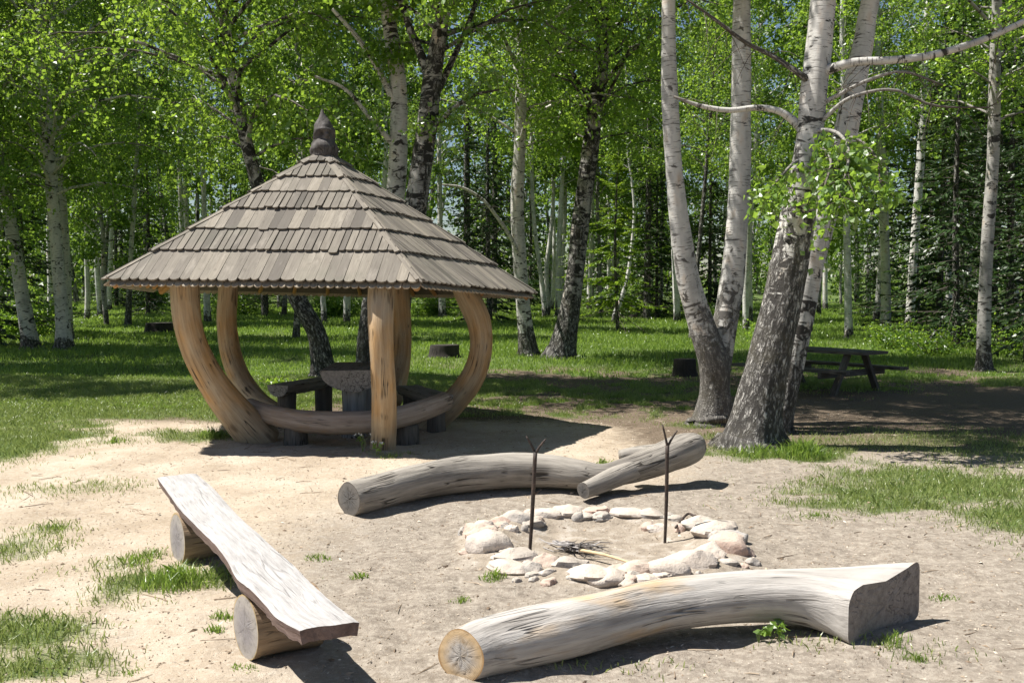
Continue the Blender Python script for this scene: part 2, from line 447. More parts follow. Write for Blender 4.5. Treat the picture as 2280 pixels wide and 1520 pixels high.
def ground_mat():
    t = NT('sandy ground'); o = t.obj()
    g = t.attr('g'); s = t.attr('s'); a = t.attr('a'); lt = t.attr('l')
    n1 = t.noise(o, 1.3, 5, .6); n2 = t.noise(o, 9, 6, .65); n3 = t.noise(o, 60, 5, .7); n4 = t.noise(o, 220, 2, .6)
    n5 = t.noise(o, 28, 4, .6)
    sand = t.ramp(n1, [(.32, (.315, .25, .182)), (.5, (.41, .337, .256)), (.68, (.485, .415, .33))])
    sand = t.mix(t.math('MULTIPLY', t.step(n2, .47, .70), .55), sand, (.345, .27, .195))
    sand = t.mix(t.math('MULTIPLY', t.step(n5, .5, .68), .35), sand, (.56, .50, .42))
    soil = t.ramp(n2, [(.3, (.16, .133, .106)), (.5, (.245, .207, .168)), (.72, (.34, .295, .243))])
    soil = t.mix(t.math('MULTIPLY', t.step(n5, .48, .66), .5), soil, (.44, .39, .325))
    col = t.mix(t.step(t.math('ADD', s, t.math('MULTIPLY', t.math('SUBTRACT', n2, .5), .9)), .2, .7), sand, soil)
    litter_shade = t.ramp(n3, [(.3, (.065, .048, .034)), (.5, (.13, .098, .07)), (.7, (.23, .18, .13))])  # litter brown, darkened further to carry tree shade in its colour
    col = t.mix(t.step(t.math('ADD', lt, t.math('MULTIPLY', t.math('SUBTRACT', n2, .5), .8)), .3, .7), col, litter_shade)
    ash = t.ramp(n2, [(.3, (.20, .165, .13)), (.5, (.31, .26, .205)), (.7, (.43, .385, .335))])
    col = t.mix(t.step(t.math('ADD', a, t.math('MULTIPLY', t.math('SUBTRACT', n2, .5), .7)), .3, .7), col, ash)
    gr = t.ramp(n2, [(.3, (.042, .072, .016)), (.5, (.075, .118, .026)), (.72, (.14, .165, .055))])
    col = t.mix(t.step(t.math('ADD', g, t.math('MULTIPLY', t.math('SUBTRACT', n3, .5), .9)), .35, .8), col, gr)
    spk = t.step(n3, .60, .72)
    col = t.mix(t.math('MULTIPLY', spk, .55), col, (.16, .12, .085))
    col = t.mix(t.math('MULTIPLY', t.step(n4, .58, .7), .30), col, (.72, .64, .54))
    h = t.math('ADD', t.math('ADD', t.math('MULTIPLY', n2, .9), t.math('MULTIPLY', n3, .45)), t.math('MULTIPLY', n4, .12))
    return t.finish(col, .95, t.bump(h, .7, .035), .1)
M['ground'] = ground_mat()

def chip_mat():
    t = NT('wood chips and pebbles'); v = t.attr('v')
    col = t.ramp(v, [(0, (.12, .085, .06)), (.3, (.26, .19, .13)), (.65, (.42, .33, .24)), (1, (.62, .55, .46))])
    return t.finish(col, .9)
M['chip'] = chip_mat()
def plain(name, c, r=.8):
    t = NT(name); n = t.noise(t.obj(), 30, 4)
    return t.finish(t.mix(n, tuple(x * .6 for x in c), tuple(min(1, x * 1.3) for x in c)), r, t.bump(n, .4, .004))
M['petal'] = plain('white petals', (.75, .75, .7))
M['ash_twig'] = plain('grey twigs', (.36, .335, .32))
M['straw'] = plain('pale stick', (.55, .42, .26))
M['charred'] = plain('charred twigs', (.10, .088, .08))

# ------------------------------------------------------------------ ground
def blob(px, py, rx, ry, a=1.0):
    p = gnd(px, py); return (p[0], p[1], rx, ry, a)
PATCH = [blob(10, 980, 1.0, 1.5, .95), blob(60, 900, 1.6, 1.9, 1), blob(10, 1225, .35, .45, .65), blob(95, 1190, .28, .25, .55),
         blob(20, 1410, .42, .30, .8), blob(70, 1490, .36, .20, .8), blob(140, 1460, .28, .14, .7),
         blob(385, 1290, .42, .40, .8), blob(290, 1255, .28, .28, .5), blob(200, 1275, .32, .14, .3), blob(280, 1340, .30, .13, .4),
         blob(160, 1085, .5, .32, .45), blob(255, 985, .45, .35, .45), blob(440, 968, .85, .42, .75), blob(100, 1090, .5, .3, .3),
         blob(2010, 1110, .9, .55, .78), blob(2200, 1090, 1.1, .8, .85), blob(2290, 1150, .7, .75, .8), blob(1900, 1085, .5, .3, .55), blob(2060, 1060, .9, .5, .8),
         blob(1690, 1010, .65, .38, .9), blob(1790, 1010, .55, .5, 1.0), blob(1550, 945, .5, .4, .6), blob(1880, 985, .9, .8, .5), blob(2050, 980, 1.2, .9, .5), blob(2250, 1000, 1.3, 1.2, .6),
         blob(1120, 1155, .2, .15, .2), blob(1860, 1440, .4, .13, .35), blob(2020, 1460, .3, .13, .35), blob(1330, 1490, .5, .07, .3), blob(850, 1015, .3, .18, .5), blob(1810, 1150, .25, .15, .4), blob(1630, 975, .35, .3, .6)]

def grass_density(x, y):
    n = fbm(x * .8, y * .8, 21); n2 = fbm(x * 3.1, y * 3.1, 33)
    edge = 13.4 - 1.2 * sstep(-4.2, -5.4, x) + 2.6 * sstep(1.0, 4.5, x)
    base = sstep(-.7, 1.0, y - edge + (n - .5) * 3.0)
    # thinner on worn ground; bare patches also put shade into the ground colour
    worn = np.exp(-((x - 4.5) / 3.6) ** 2 - ((y - 14.5) / 3.4) ** 2) * .62 + np.exp(-((x - .6) / 3.0) ** 2 - ((y - 15) / 2.6) ** 2) * .8
    worn = np.maximum(worn, .85 * sstep(-2.2, -.6, x) * sstep(12, 13.2, y) * sstep(22.5, 19, y) * sstep(.60, .45, n + (n2 - .5) * .5))  # broad bare patches stand in for tree shade by showing dark litter
    base = base * (1 - worn * sstep(.66, .46, n2))
    base = base * (.72 + .4 * sstep(.3, .6, n))
    g = base
    for bx, by, rx, ry, a in PATCH:
        d = np.sqrt(((x - bx) / rx) ** 2 + ((y - by) / ry) ** 2)
        g = np.maximum(g, a * sstep(1.8, .2, d + (n2 - .5) * 1.5))
    g = g * (1 - sstep(.62, .45, np.hypot(x - FIRE[0], y - FIRE[1]) / 1.6))
    return np.clip(g, 0, 1)

def axis_coords(lo, hi, c0, c1, fine, grow=1.09):
    v = list(np.arange(c0, c1, fine)); d = fine; p = v[-1]
    while p < hi: d *= grow; p += d; v.append(p)
    d = fine; p = v[0]; pre = []
    while p > lo: d *= grow; p -= d; pre.append(p)
    return np.array(pre[::-1] + v)
gx = axis_coords(-220, 220, -4.6, 5, .045, 1.07); gy = axis_coords(-60, 320, 3.6, 12, .045, 1.06)
GX, GY = np.meshgrid(gx, gy)
gz = terrain(GX, GY)
Vg = np.stack([GX, GY, gz], -1).reshape(-1, 3)
nx = len(gx); ny = len(gy)
ii = (np.arange(ny - 1)[:, None] * nx + np.arange(nx - 1)[None]).ravel()
Fg = np.stack([ii, ii + 1, ii + nx + 1, ii + nx], -1)
fx, fy = Vg[:, 0], Vg[:, 1]
gden = grass_density(fx, fy)
dfire = np.hypot(fx - FIRE[0], fy - FIRE[1])
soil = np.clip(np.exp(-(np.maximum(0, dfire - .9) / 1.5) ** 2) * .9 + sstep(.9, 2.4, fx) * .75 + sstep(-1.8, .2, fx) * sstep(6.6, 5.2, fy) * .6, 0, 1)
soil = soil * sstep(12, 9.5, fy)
litter = np.clip(sstep(9.6, 11.2, fy) * sstep(.6, 2.0, fx - (fy - 11) * .0) + sstep(12.0, 13.4, fy), 0, 1) * .95  # forest litter; its dark tone also paints the shade under the trees
ash = sstep(1.12, .8, dfire)
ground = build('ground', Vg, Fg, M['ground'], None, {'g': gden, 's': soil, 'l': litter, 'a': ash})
tag(ground, 'pale sandy ground of the clearing with worn grass', 'ground', kind='structure')

# ------------------------------------------------------------------ grass
def blades(P, h, w, lean=.55, seg2=True, rs=None):
    rs = rs or np.random.default_rng(3)
    n = len(P)
    a = rs.uniform(0, 2 * PI, n); b = rs.uniform(0, 2 * PI, n)
    side = np.stack([np.cos(a), np.sin(a), np.zeros(n)], -1) * (w / 2)[:, None]
    ln = (rs.uniform(.15, 1, n) * lean * h)[:, None] * np.stack([np.cos(b), np.sin(b), np.zeros(n)], -1)
    up = np.stack([np.zeros(n), np.zeros(n), h], -1)
    b0 = P - side; b1 = P + side
    m = P + up * .6 + ln * .35
    tip = P + up * (1 - .12 * lean) + ln
    V = np.stack([b0, b1, m + side * .7, tip, m - side * .7], 1).reshape(-1, 3)
    i = np.arange(n)[:, None] * 5
    F = np.concatenate([i, i + 1, i + 2, i + 3, i + 4], 1)
    return V, F
def scatter(n, x0, x1, y0, y1, power=1.0, seed=1):
    rs = np.random.default_rng(seed)
    y = y0 + (y1 - y0) * rs.uniform(0, 1, n) ** power
    half = np.maximum(4.5, y * .66)
    x = rs.uniform(-1, 1, n) * half
    k = (x > x0) & (x < x1)
    x, y = x[k], y[k]
    d = grass_density(x, y)
    keep = rs.uniform(0, 1, len(x)) < d ** 1.5
    x, y = x[keep], y[keep]
    return np.stack([x, y, terrain(x, y) - .004], -1), d[keep], rs
# short grass of the clearing
Pn, dn, rs = scatter(480000, -12, 12, 3.7, 18.5, 1.0, 11)
hn = (.022 + .075 * dn * rs.uniform(.35, 1.1, len(Pn))) * (1 + .5 * (fbm(Pn[:, 0] * 2, Pn[:, 1] * 2, 8) - .5))
V, F = blades(Pn, hn, rs.uniform(.004, .008, len(Pn)), .9, rs=rs)
tag(build('short_grass', V, F, M['grass_dry'], None, None, {'v': rs.uniform(0, 1, len(Pn))}, False),
    'patchy short grass growing on the sand of the clearing', 'grass', kind='stuff')
# woodland meadow behind
Pm, dm, rs = scatter(330000, -40, 40, 14, 62, 1.6, 12)
fary = sstep(14, 50, Pm[:, 1])
hm = (.4 + .45 * sstep(15, 23, Pm[:, 1])) * (.06 + .09 * rs.uniform(0, 1, len(Pm)) * dm) * (1 + .6 * fary) * (.6 + .9 * fbm(Pm[:, 0] * .6, Pm[:, 1] * .6, 4))
V, F = blades(Pm, hm, rs.uniform(.009, .016, len(Pm)) * (1 + 2.2 * fary), .7, rs=rs)
tag(build('meadow_grass', V, F, M['grass'], None, None, {'v': rs.uniform(0, 1, len(Pm))}, False),
    'lush green grass of the glade behind gazebo and birches', 'grass', kind='stuff')

# chips, needles and pebbles on the ground
n = 26000
x = rng.uniform(-4, 5.5, n); y = 3.8 + rng.uniform(0, 1, n) ** 1.2 * 10
z = terrain(x, y)
sz = rng.uniform(.002, .0065, n) * (1 + (rng.uniform(0, 1, n) > .97) * 1.5)
a = rng.uniform(0, PI, n); el = rng.uniform(.25, 1, n)
u = np.stack([np.cos(a), np.sin(a), rng.normal(0, .25, n)], -1) * (sz * rng.uniform(1, 2.4, n))[:, None]
v = np.stack([-np.sin(a), np.cos(a), rng.normal(0, .25, n)], -1) * (sz * el)[:, None]
c = np.stack([x, y, z + .002], -1); top = c + np.array([0, 0, 1]) * (sz * .7)[:, None]
V = np.stack([c - u, c - v, c + u, c + v, top], 1).reshape(-1, 3)
i = np.arange(n)[:, None] * 5
F = np.concatenate([np.concatenate([i + p, i + q, i + 4], 1) for p, q in ((0, 1), (1, 2), (2, 3), (3, 0))])
vv = np.tile(rng.uniform(0, 1, n), 4)
tag(build('ground_litter', V, F, M['chip'], None, None, {'v': vv}, False),
    'small chips, cones and pebbles strewn over the sandy ground', 'litter', kind='stuff')

nt_ = 420
x = rng.uniform(-4.5, 6.5, nt_); y = 4 + rng.uniform(0, 1, nt_) ** 1.1 * 11; a = rng.uniform(0, PI, nt_); l = rng.uniform(.02, .11, nt_)
mid = np.stack([x, y, terrain(x, y) + .004], -1); d = np.stack([np.cos(a), np.sin(a), rng.normal(0, .05, nt_)], -1) * l[:, None]
TW = np.stack([mid - d, mid + rng.normal(0, .008, (nt_, 3)) * [1, 1, .2], mid + d], 1)
twig_paths = TW
# ------------------------------------------------------------------ trees
def trunk_from(P, H, wob=.05, seed=0, taper=.012):
    """extend a list of world (x,y,z,r) to height H"""
    P = [np.asarray(p, float) for p in P]
    R_ = np.random.default_rng(seed)
    while P[-1][2] < H - .5:
        d = P[-1][:3] - P[-2][:3]; d /= np.linalg.norm(d)
        d = d * .6 + np.array([0, 0, .4]) + np.append(R_.normal(0, wob, 2), 0); d /= np.linalg.norm(d)
        st = 1.4
        q = P[-1][:3] + d * st
        left = max(.02, (H - q[2]) / max(.1, H - P[-1][2]))
        P.append(np.append(q, max(taper, P[-1][3] * (left ** .8))))
    return P

def small_tubes(paths, radii, k=3):
    """paths (n,m,3), radii (n,m) -> V,F,pt"""
    n, m, _ = paths.shape
    T = np.gradient(paths, axis=1); T /= np.linalg.norm(T, axis=2, keepdims=True) + 1e-9
    ref = np.where(np.abs(T[..., 2:3]) < .9, np.array([0, 0, 1.]), np.array([1., 0, 0]))
    U = np.cross(T, ref); U /= np.linalg.norm(U, axis=2, keepdims=True) + 1e-9
    Vv = np.cross(T, U)
    a = np.arange(k) * 2 * PI / k
    R3 = radii[..., None, None]
    ring = paths[:, :, None, :] + R3 * (np.cos(a)[None, None, :, None] * U[:, :, None, :] + np.sin(a)[None, None, :, None] * Vv[:, :, None, :])
    V = ring.reshape(-1, 3)
    tc = np.stack([np.broadcast_to(np.cos(a), (n, m, k)) * radii[..., None], np.broadcast_to(np.sin(a), (n, m, k)) * radii[..., None],
                   np.broadcast_to(np.arange(m)[None, :, None] * .4, (n, m, k)) + np.arange(n)[:, None, None] * 3.7], -1).reshape(-1, 3)
    b = (np.arange(n)[:, None, None] * m + np.arange(m - 1)[None, :, None]) * k
    j = np.arange(k)[None, None]; j2 = (j + 1) % k
    F = np.stack([b + j, b + j2, b + k + j2, b + k + j], -1).reshape(-1, 4)
    return V, F, {'tc': tc, 'rad': np.repeat(radii.ravel(), k)}

def leaf_quads(P, L, Wd, R_, droop=.5):
    n = len(P)
    d = R_.normal(0, 1, (n, 3)); d[:, 2] -= droop; d /= np.linalg.norm(d, axis=1)[:, None]
    s = np.cross(d, R_.normal(0, 1, (n, 3))); s /= np.linalg.norm(s, axis=1)[:, None] + 1e-9
    nn = np.cross(d, s)
    L = (L * R_.uniform(.5, 1.4, n))[:, None]; Wd = L * Wd
    V = np.stack([P, P + d * L * .42 + s * Wd * .5 + nn * L * .1, P + d * L, P + d * L * .42 - s * Wd * .5 + nn * L * .1], 1).reshape(-1, 3)
    F = np.arange(4 * n).reshape(-1, 4)
    return V, F

def crown_skeleton(path, z0, H, R, nb, R_, droop=.5, ntw=7, low=None, asym=None):
    """branches from a trunk path; returns branch arrays and leaf anchor points"""
    Pt = np.asarray(path)
    zz = z0 + (H * .96 - z0) * (np.arange(nb) + R_.uniform(0, 1, nb)) / nb
    order = np.argsort(Pt[:, 2])
    cx = np.interp(zz, Pt[order, 2], Pt[order, 0]); cy = np.interp(zz, Pt[order, 2], Pt[order, 1]); cr = np.interp(zz, Pt[order, 2], Pt[order, 3])
    az = np.arange(nb) * 2.399 + R_.uniform(-.5, .5, nb)
    f = (zz - z0) / (H - z0)
    prof = np.clip(np.minimum((f + .22) / .4, (1.06 - f) / .62), .18, 1) ** .8
    Ln = R * prof * R_.uniform(.65, 1.15, nb)
    if asym is not None:
        Ln = Ln * (1 + asym[2] * np.cos(az - math.atan2(asym[1], asym[0])))
    el = np.radians(R_.uniform(18, 50, nb) + 25 * f)
    m = 6; t = np.linspace(0, 1, m)
    out = np.stack([np.cos(az), np.sin(az), np.zeros(nb)], -1)
    br = np.stack([cx, cy, zz], -1)[:, None] + out[:, None] * (Ln[:, None] * t)[..., None] * np.cos(el)[:, None, None]
    br[..., 2] += Ln[:, None] * (np.sin(el)[:, None] * t - droop * .55 * t ** 2.2)
    br += np.cumsum(R_.normal(0, .05, br.shape) * Ln[:, None, None] / 3, axis=1) * (t[None, :, None] > 0)
    r0 = np.clip(np.minimum(cr * .42, .012 * Ln + .006), .006, .06)
    rad = r0[:, None] * (1 - .85 * t[None])
    # twigs
    tw = []; 
    for q in range(ntw):
        tt = R_.uniform(.28, 1.0, nb); idx = np.minimum((tt * (m - 1)).astype(int), m - 2); fr = tt * (m - 1) - idx
        s0 = br[np.arange(nb), idx] * (1 - fr)[:, None] + br[np.arange(nb), idx + 1] * fr[:, None]
        a2 = az + R_.normal(0, .9, nb)
        tl = R_.uniform(.35, 1.0, nb) * (.25 + .28 * Ln)
        e2 = R_.uniform(-.1, .7, nb)
        k4 = np.linspace(0, 1, 4)
        p = s0[:, None] + np.stack([np.cos(a2), np.sin(a2), np.zeros(nb)], -1)[:, None] * (tl[:, None] * k4)[..., None]
        p[..., 2] += tl[:, None] * (e2[:, None] * k4 - droop * 1.5 * k4 ** 2)
        tw.append(p)
    tw = np.concatenate(tw)
    tr = np.tile(np.array([.007, .005, .0035, .002]), (len(tw), 1))
    return br, rad, tw, tr

def leaves_on(tw, n, R_, spread=.11, hang=.12):
    i = R_.permutation(len(tw))[(len(tw) * R_.uniform(0, 1, n) ** 1.45).astype(int)]; t = R_.uniform(.1, 1, n) ** .8 * 3
    k = np.minimum(t.astype(int), 2); f = (t - k)[:, None]
    p = tw[i, k] * (1 - f) + tw[i, k + 1] * f
    sc_ = spread * (.6 + 1.1 * R_.uniform(0, 1, len(tw))[i])[:, None]
    return p + R_.normal(0, 1, (n, 3)) * sc_ - np.array([0, 0, 1]) * R_.uniform(0, hang, (n, 1))

def merge(parts):
    V = []; F = []; P = {}; n = 0
    for v, f, pt in parts:
        V.append(v); F += [tuple(int(q) + n for q in ff) for ff in f]; n += len(v)
        for k, val in pt.items(): P.setdefault(k, []).append(val)
    return np.concatenate(V), F, {k: np.concatenate(v) for k, v in P.items()}

def base_attr(V, foot, height, top=.0):
    return np.clip(1 - (V[:, 2] - foot) / height, top, 1)

def make_tree(name, label, stems, H, z0, R, nb, nleaf, leafL=.075, seed=0, cat='tree', group=None, bark='bark', leaf='leaf',
              darkh=1.2, extra=(), droop=.5, ntw=7, flare=1.35, local=False, sides=14, asym=None, leaf_n_extra=None, crown=True, rough=.06, minbase=0.0, topcut=None):
    """stems: list of world point lists (x,y,z,r); stem 0 owns the base. extra: hand-placed limbs"""
    R_ = np.random.default_rng(seed + 1000)
    base = np.array(stems[0][0][:3])
    if not local: base[2] = terrain(base[0], base[1])
    o = empty(name, base, label, cat, group)
    parts = []; br_all = []
    leafP = []; sprayP = []
    for si, st in enumerate(stems):
        st = [np.asarray(p, float) for p in st]
        if si == 0:
            b = st[0].copy(); b0 = b.copy(); b0[3] *= flare; ld = st[1][:3] - st[0][:3]; b0[:3] = b[:3] - ld / np.linalg.norm(ld) * .18; b0[2] = base[2] - .16
            m_ = st[0] * .88 + st[1] * .12; m_[3] = st[0][3] * 1.08
            st = [b0, np.append(b[:2], [base[2] + .05, b[3] * (1 + (flare - 1) * .6)]), m_] + st[1:]
        Hs = H - si * .7
        full = trunk_from(st, Hs, .05, seed + si)
        fp = np.array(full)
        nseg = int(max(30, len(fp) * 4))
        V, F, pt, _ = tube(full, nseg, sides, rough, seed + si * 7, caps=(False, True))
        if si == 0:
            hh_ = V[:, 2] - base[2]; cx_ = np.interp(V[:, 2], fp[:, 2], fp[:, 0]); cy_ = np.interp(V[:, 2], fp[:, 2], fp[:, 1])
            ox, oy = V[:, 0] - cx_, V[:, 1] - cy_; an_ = np.arctan2(oy, ox); ph_ = R_.uniform(0, 6.28, 2)
            k_ = 1 + .42 * np.exp(-np.maximum(hh_, -.05) / .16) * np.clip(.35 + .5 * np.sin(an_ * 4 + ph_[0]) + .3 * np.sin(an_ * 7 + ph_[1]), 0, 1)
            V[:, 0] = cx_ + ox * k_; V[:, 1] = cy_ + oy * k_
        pt['base'] = np.maximum(base_attr(V, base[2], darkh), minbase)
        parts.append((V, F, pt))
        if crown:
            br, rad, tw, tr = crown_skeleton(fp, z0, Hs, R, max(6, int(nb / len(stems))), R_, droop, ntw, asym=asym)
            for a_, b_, k_ in ((br, rad, 5), (tw, tr, 3)):
                V, F, pt = small_tubes(a_, b_, k_); pt['base'] = np.full(len(V), minbase); parts.append((V, F.tolist(), pt))
            leafP.append(leaves_on(tw, int(nleaf / len(stems)), R_))
    for limb, opts in extra:
        V, F, pt, _ = tube(limb, 22, 8, .05, seed + 77); pt['base'] = np.full(len(V), max(minbase, opts.get('base', .0))); parts.append((V, F, pt))
        nt = opts.get('twigs', 0)
        if nt:
            C = catmull(np.asarray(limb), 20)[:, :3]
            i = R_.integers(opts.get('from', 5), 20, nt)
            s0 = C[i]; d = R_.normal(0, 1, (nt, 3)); d[:, 2] -= opts.get('down', .2); d /= np.linalg.norm(d, axis=1)[:, None]
            tl = R_.uniform(.2, 1, nt) * opts.get('tl', .6); k4 = np.linspace(0, 1, 4)
            p = s0[:, None] + d[:, None] * (tl[:, None] * k4)[..., None]; p[..., 2] -= .45 * tl[:, None] * k4 ** 2
            V, F, pt = small_tubes(p, np.tile(np.array([.006, .0045, .003, .0018]), (nt, 1))); pt['base'] = np.full(len(V), .0); parts.append((V, F.tolist(), pt))
            if opts.get('leaves'): sprayP.append(leaves_on(p, opts['leaves'], R_, .07, .08))
    V, F, pt = merge(parts)
    build('trunk', V - base, F, M[bark], o, pt)
    if leafP:
        P = np.concatenate(leafP)
        V, F = leaf_quads(P, leafL, .8, R_, .5)
        build('crown', V - base, F, M[leaf], o, None, {'v': R_.uniform(0, 1, len(P))}, False)
    if sprayP:
        P = np.concatenate(sprayP); V, F = leaf_quads(P, leafL * .95, .85, R_, .5)
        build('foliage', V - base, F, M['leaf_sun'], o, None, {'v': R_.uniform(0, 1, len(P))}, False)
    return o

def pxstem(Y, pts, dy=0.0):
    out = []
    for k, (px, py, w) in enumerate(pts):
        yy = Y + dy * k / max(1, len(pts) - 1)
        p = at(px, py, yy); out.append(np.append(p, w * .5 / FPX * yy))
    return out

def copy_tree(src, loc, rz, s, label, group):
    r = src.copy(); COL.objects.link(r); r.location = loc; r.rotation_euler = (0, 0, rz); r.scale = (s, s, s)
    r['label'] = label; r['group'] = group
    for ch in list(src.children):
        c_ = ch.copy(); COL.objects.link(c_); c_.parent = r
    return r

V, F, _p = small_tubes(twig_paths, np.tile(np.array([.0025, .003, .0012]), (len(twig_paths), 1)), 4)
tag(build('fallen_twigs', V, F, M['chip'], None, None, {'v': np.repeat(rng.uniform(0, .8, len(twig_paths)), 8)}, False),
    'thin fallen twigs scattered over sand and worn ground', 'twigs', kind='stuff')

# --- the big birches in the clearing
A0 = pxstem(12.4, [(1588, 945, 76), (1592, 870, 66), (1588, 800, 70), (1560, 715, 58), (1530, 610, 50), (1510, 480, 42), (1498, 330, 38), (1490, 160, 34), (1488, 0, 30)], -.3)
A1 = pxstem(12.4, [(1592, 850, 56), (1606, 770, 56), (1625, 660, 54), (1640, 520, 50), (1648, 360, 46), (1650, 180, 42), (1652, 0, 38)], .3)
make_tree('birch_tree', 'two-stemmed birch forking low, left of the thick leaning birch', [A0, A1], 13.5, 5.4, 3.4, 110, 46000, .075, 1, darkh=2.4, bark='bark_grey', group=None, sides=20, rough=.09, asym=(.35, 1, .5))
B0 = pxstem(10.56, [(1672, 1000, 118), (1690, 900, 104), (1718, 780, 92), (1748, 640, 84), (1775, 490, 74), (1798, 340, 62), (1812, 200, 58), (1828, 60, 54), (1836, -40, 52)], .2)
Yb = 10.7
def limb(Y0, Y1, pts):
    n_ = len(pts)
    return [np.append(at(px, py, Y0 + (Y1 - Y0) * k / (n_ - 1)), w * .5 / FPX * Y0) for k, (px, py, w) in enumerate(pts)]
Bx = [(limb(Yb, 9.9, [(1822, 165, 26), (1860, 150, 22), (1910, 138, 19), (1990, 134, 17), (2080, 122, 16), (2180, 92, 14), (2280, 48, 12), (2390, -10, 9), (2480, -40, 4)]), dict(twigs=26, tl=.7)),
      (limb(Yb, 10.9, [(1796, 300, 26), (1770, 272, 20), (1735, 248, 15), (1685, 240, 13), (1625, 246, 12), (1560, 236, 10), (1500, 215, 5)]), dict(twigs=14, tl=.5)),
      (limb(Yb, 10.3, [(1812, 190, 20), (1780, 165, 14), (1720, 125, 11), (1660, 95, 9), (1600, 50, 8), (1530, 0, 4)]), dict(twigs=16, tl=.5, base=.75)),
      (limb(Yb, 10.2, [(1812, 240, 14), (1870, 210, 9), (1930, 180, 8), (2010, 160, 6), (2100, 190, 4)]), dict(twigs=14, tl=.5)),
      (limb(Yb, 10.0, [(1805, 300, 14), (1850, 250, 10), (1900, 215, 8), (1990, 200, 6), (2080, 235, 5), (2200, 240, 3)]), dict(twigs=14, tl=.5)),
      (limb(Yb, 9.7, [(1800, 310, 13), (1830, 290, 9), (1870, 300, 8), (1890, 340, 7), (1880, 400, 5), (1865, 450, 3)]), dict(twigs=40, tl=.5, leaves=680, down=.5, **{'from': 7})),
      (limb(Yb, 9.8, [(1802, 320, 11), (1830, 330, 8), (1850, 360, 6), (1835, 420, 4)]), dict(twigs=24, tl=.42, leaves=330, down=.5, **{'from': 6})),
      (limb(Yb, 9.8, [(1860, 305, 8), (1910, 310, 6), (1950, 350, 5), (1960, 410, 3)]), dict(twigs=22, tl=.30, leaves=290, down=.5, **{'from': 5})),
      (limb(Yb, 10.0, [(1790, 350, 10), (1760, 370, 7), (1725, 410, 5), (1705, 440, 3)]), dict(twigs=16, tl=.26, leaves=230, down=.5, **{'from': 8}))]
make_tree('birch_tree', 'thick birch with black furrowed foot leaning right over the grass', [B0], 15.5, 6.2, 3.3, 100, 44000, .075, 2, darkh=4.0, sides=24, extra=Bx, rough=.10, flare=1.25, leaf='leaf', asym=(.9, .7, .55))
C0 = pxstem(11.7, [(1720, 960, 66), (1752, 850, 60), (1780, 720, 58), (1805, 590, 58), (1838, 470, 58), (1872, 340, 54), (1898, 215, 50), (1920, 110, 44), (1938, 0, 38)], .3)
make_tree('birch_tree', 'smooth white birch leaning right from behind the thick furrowed birch', [C0], 14.0, 5.4, 3.8, 110, 50000, .075, 3, darkh=1.9, sides=18, asym=(.6, 1, .5))

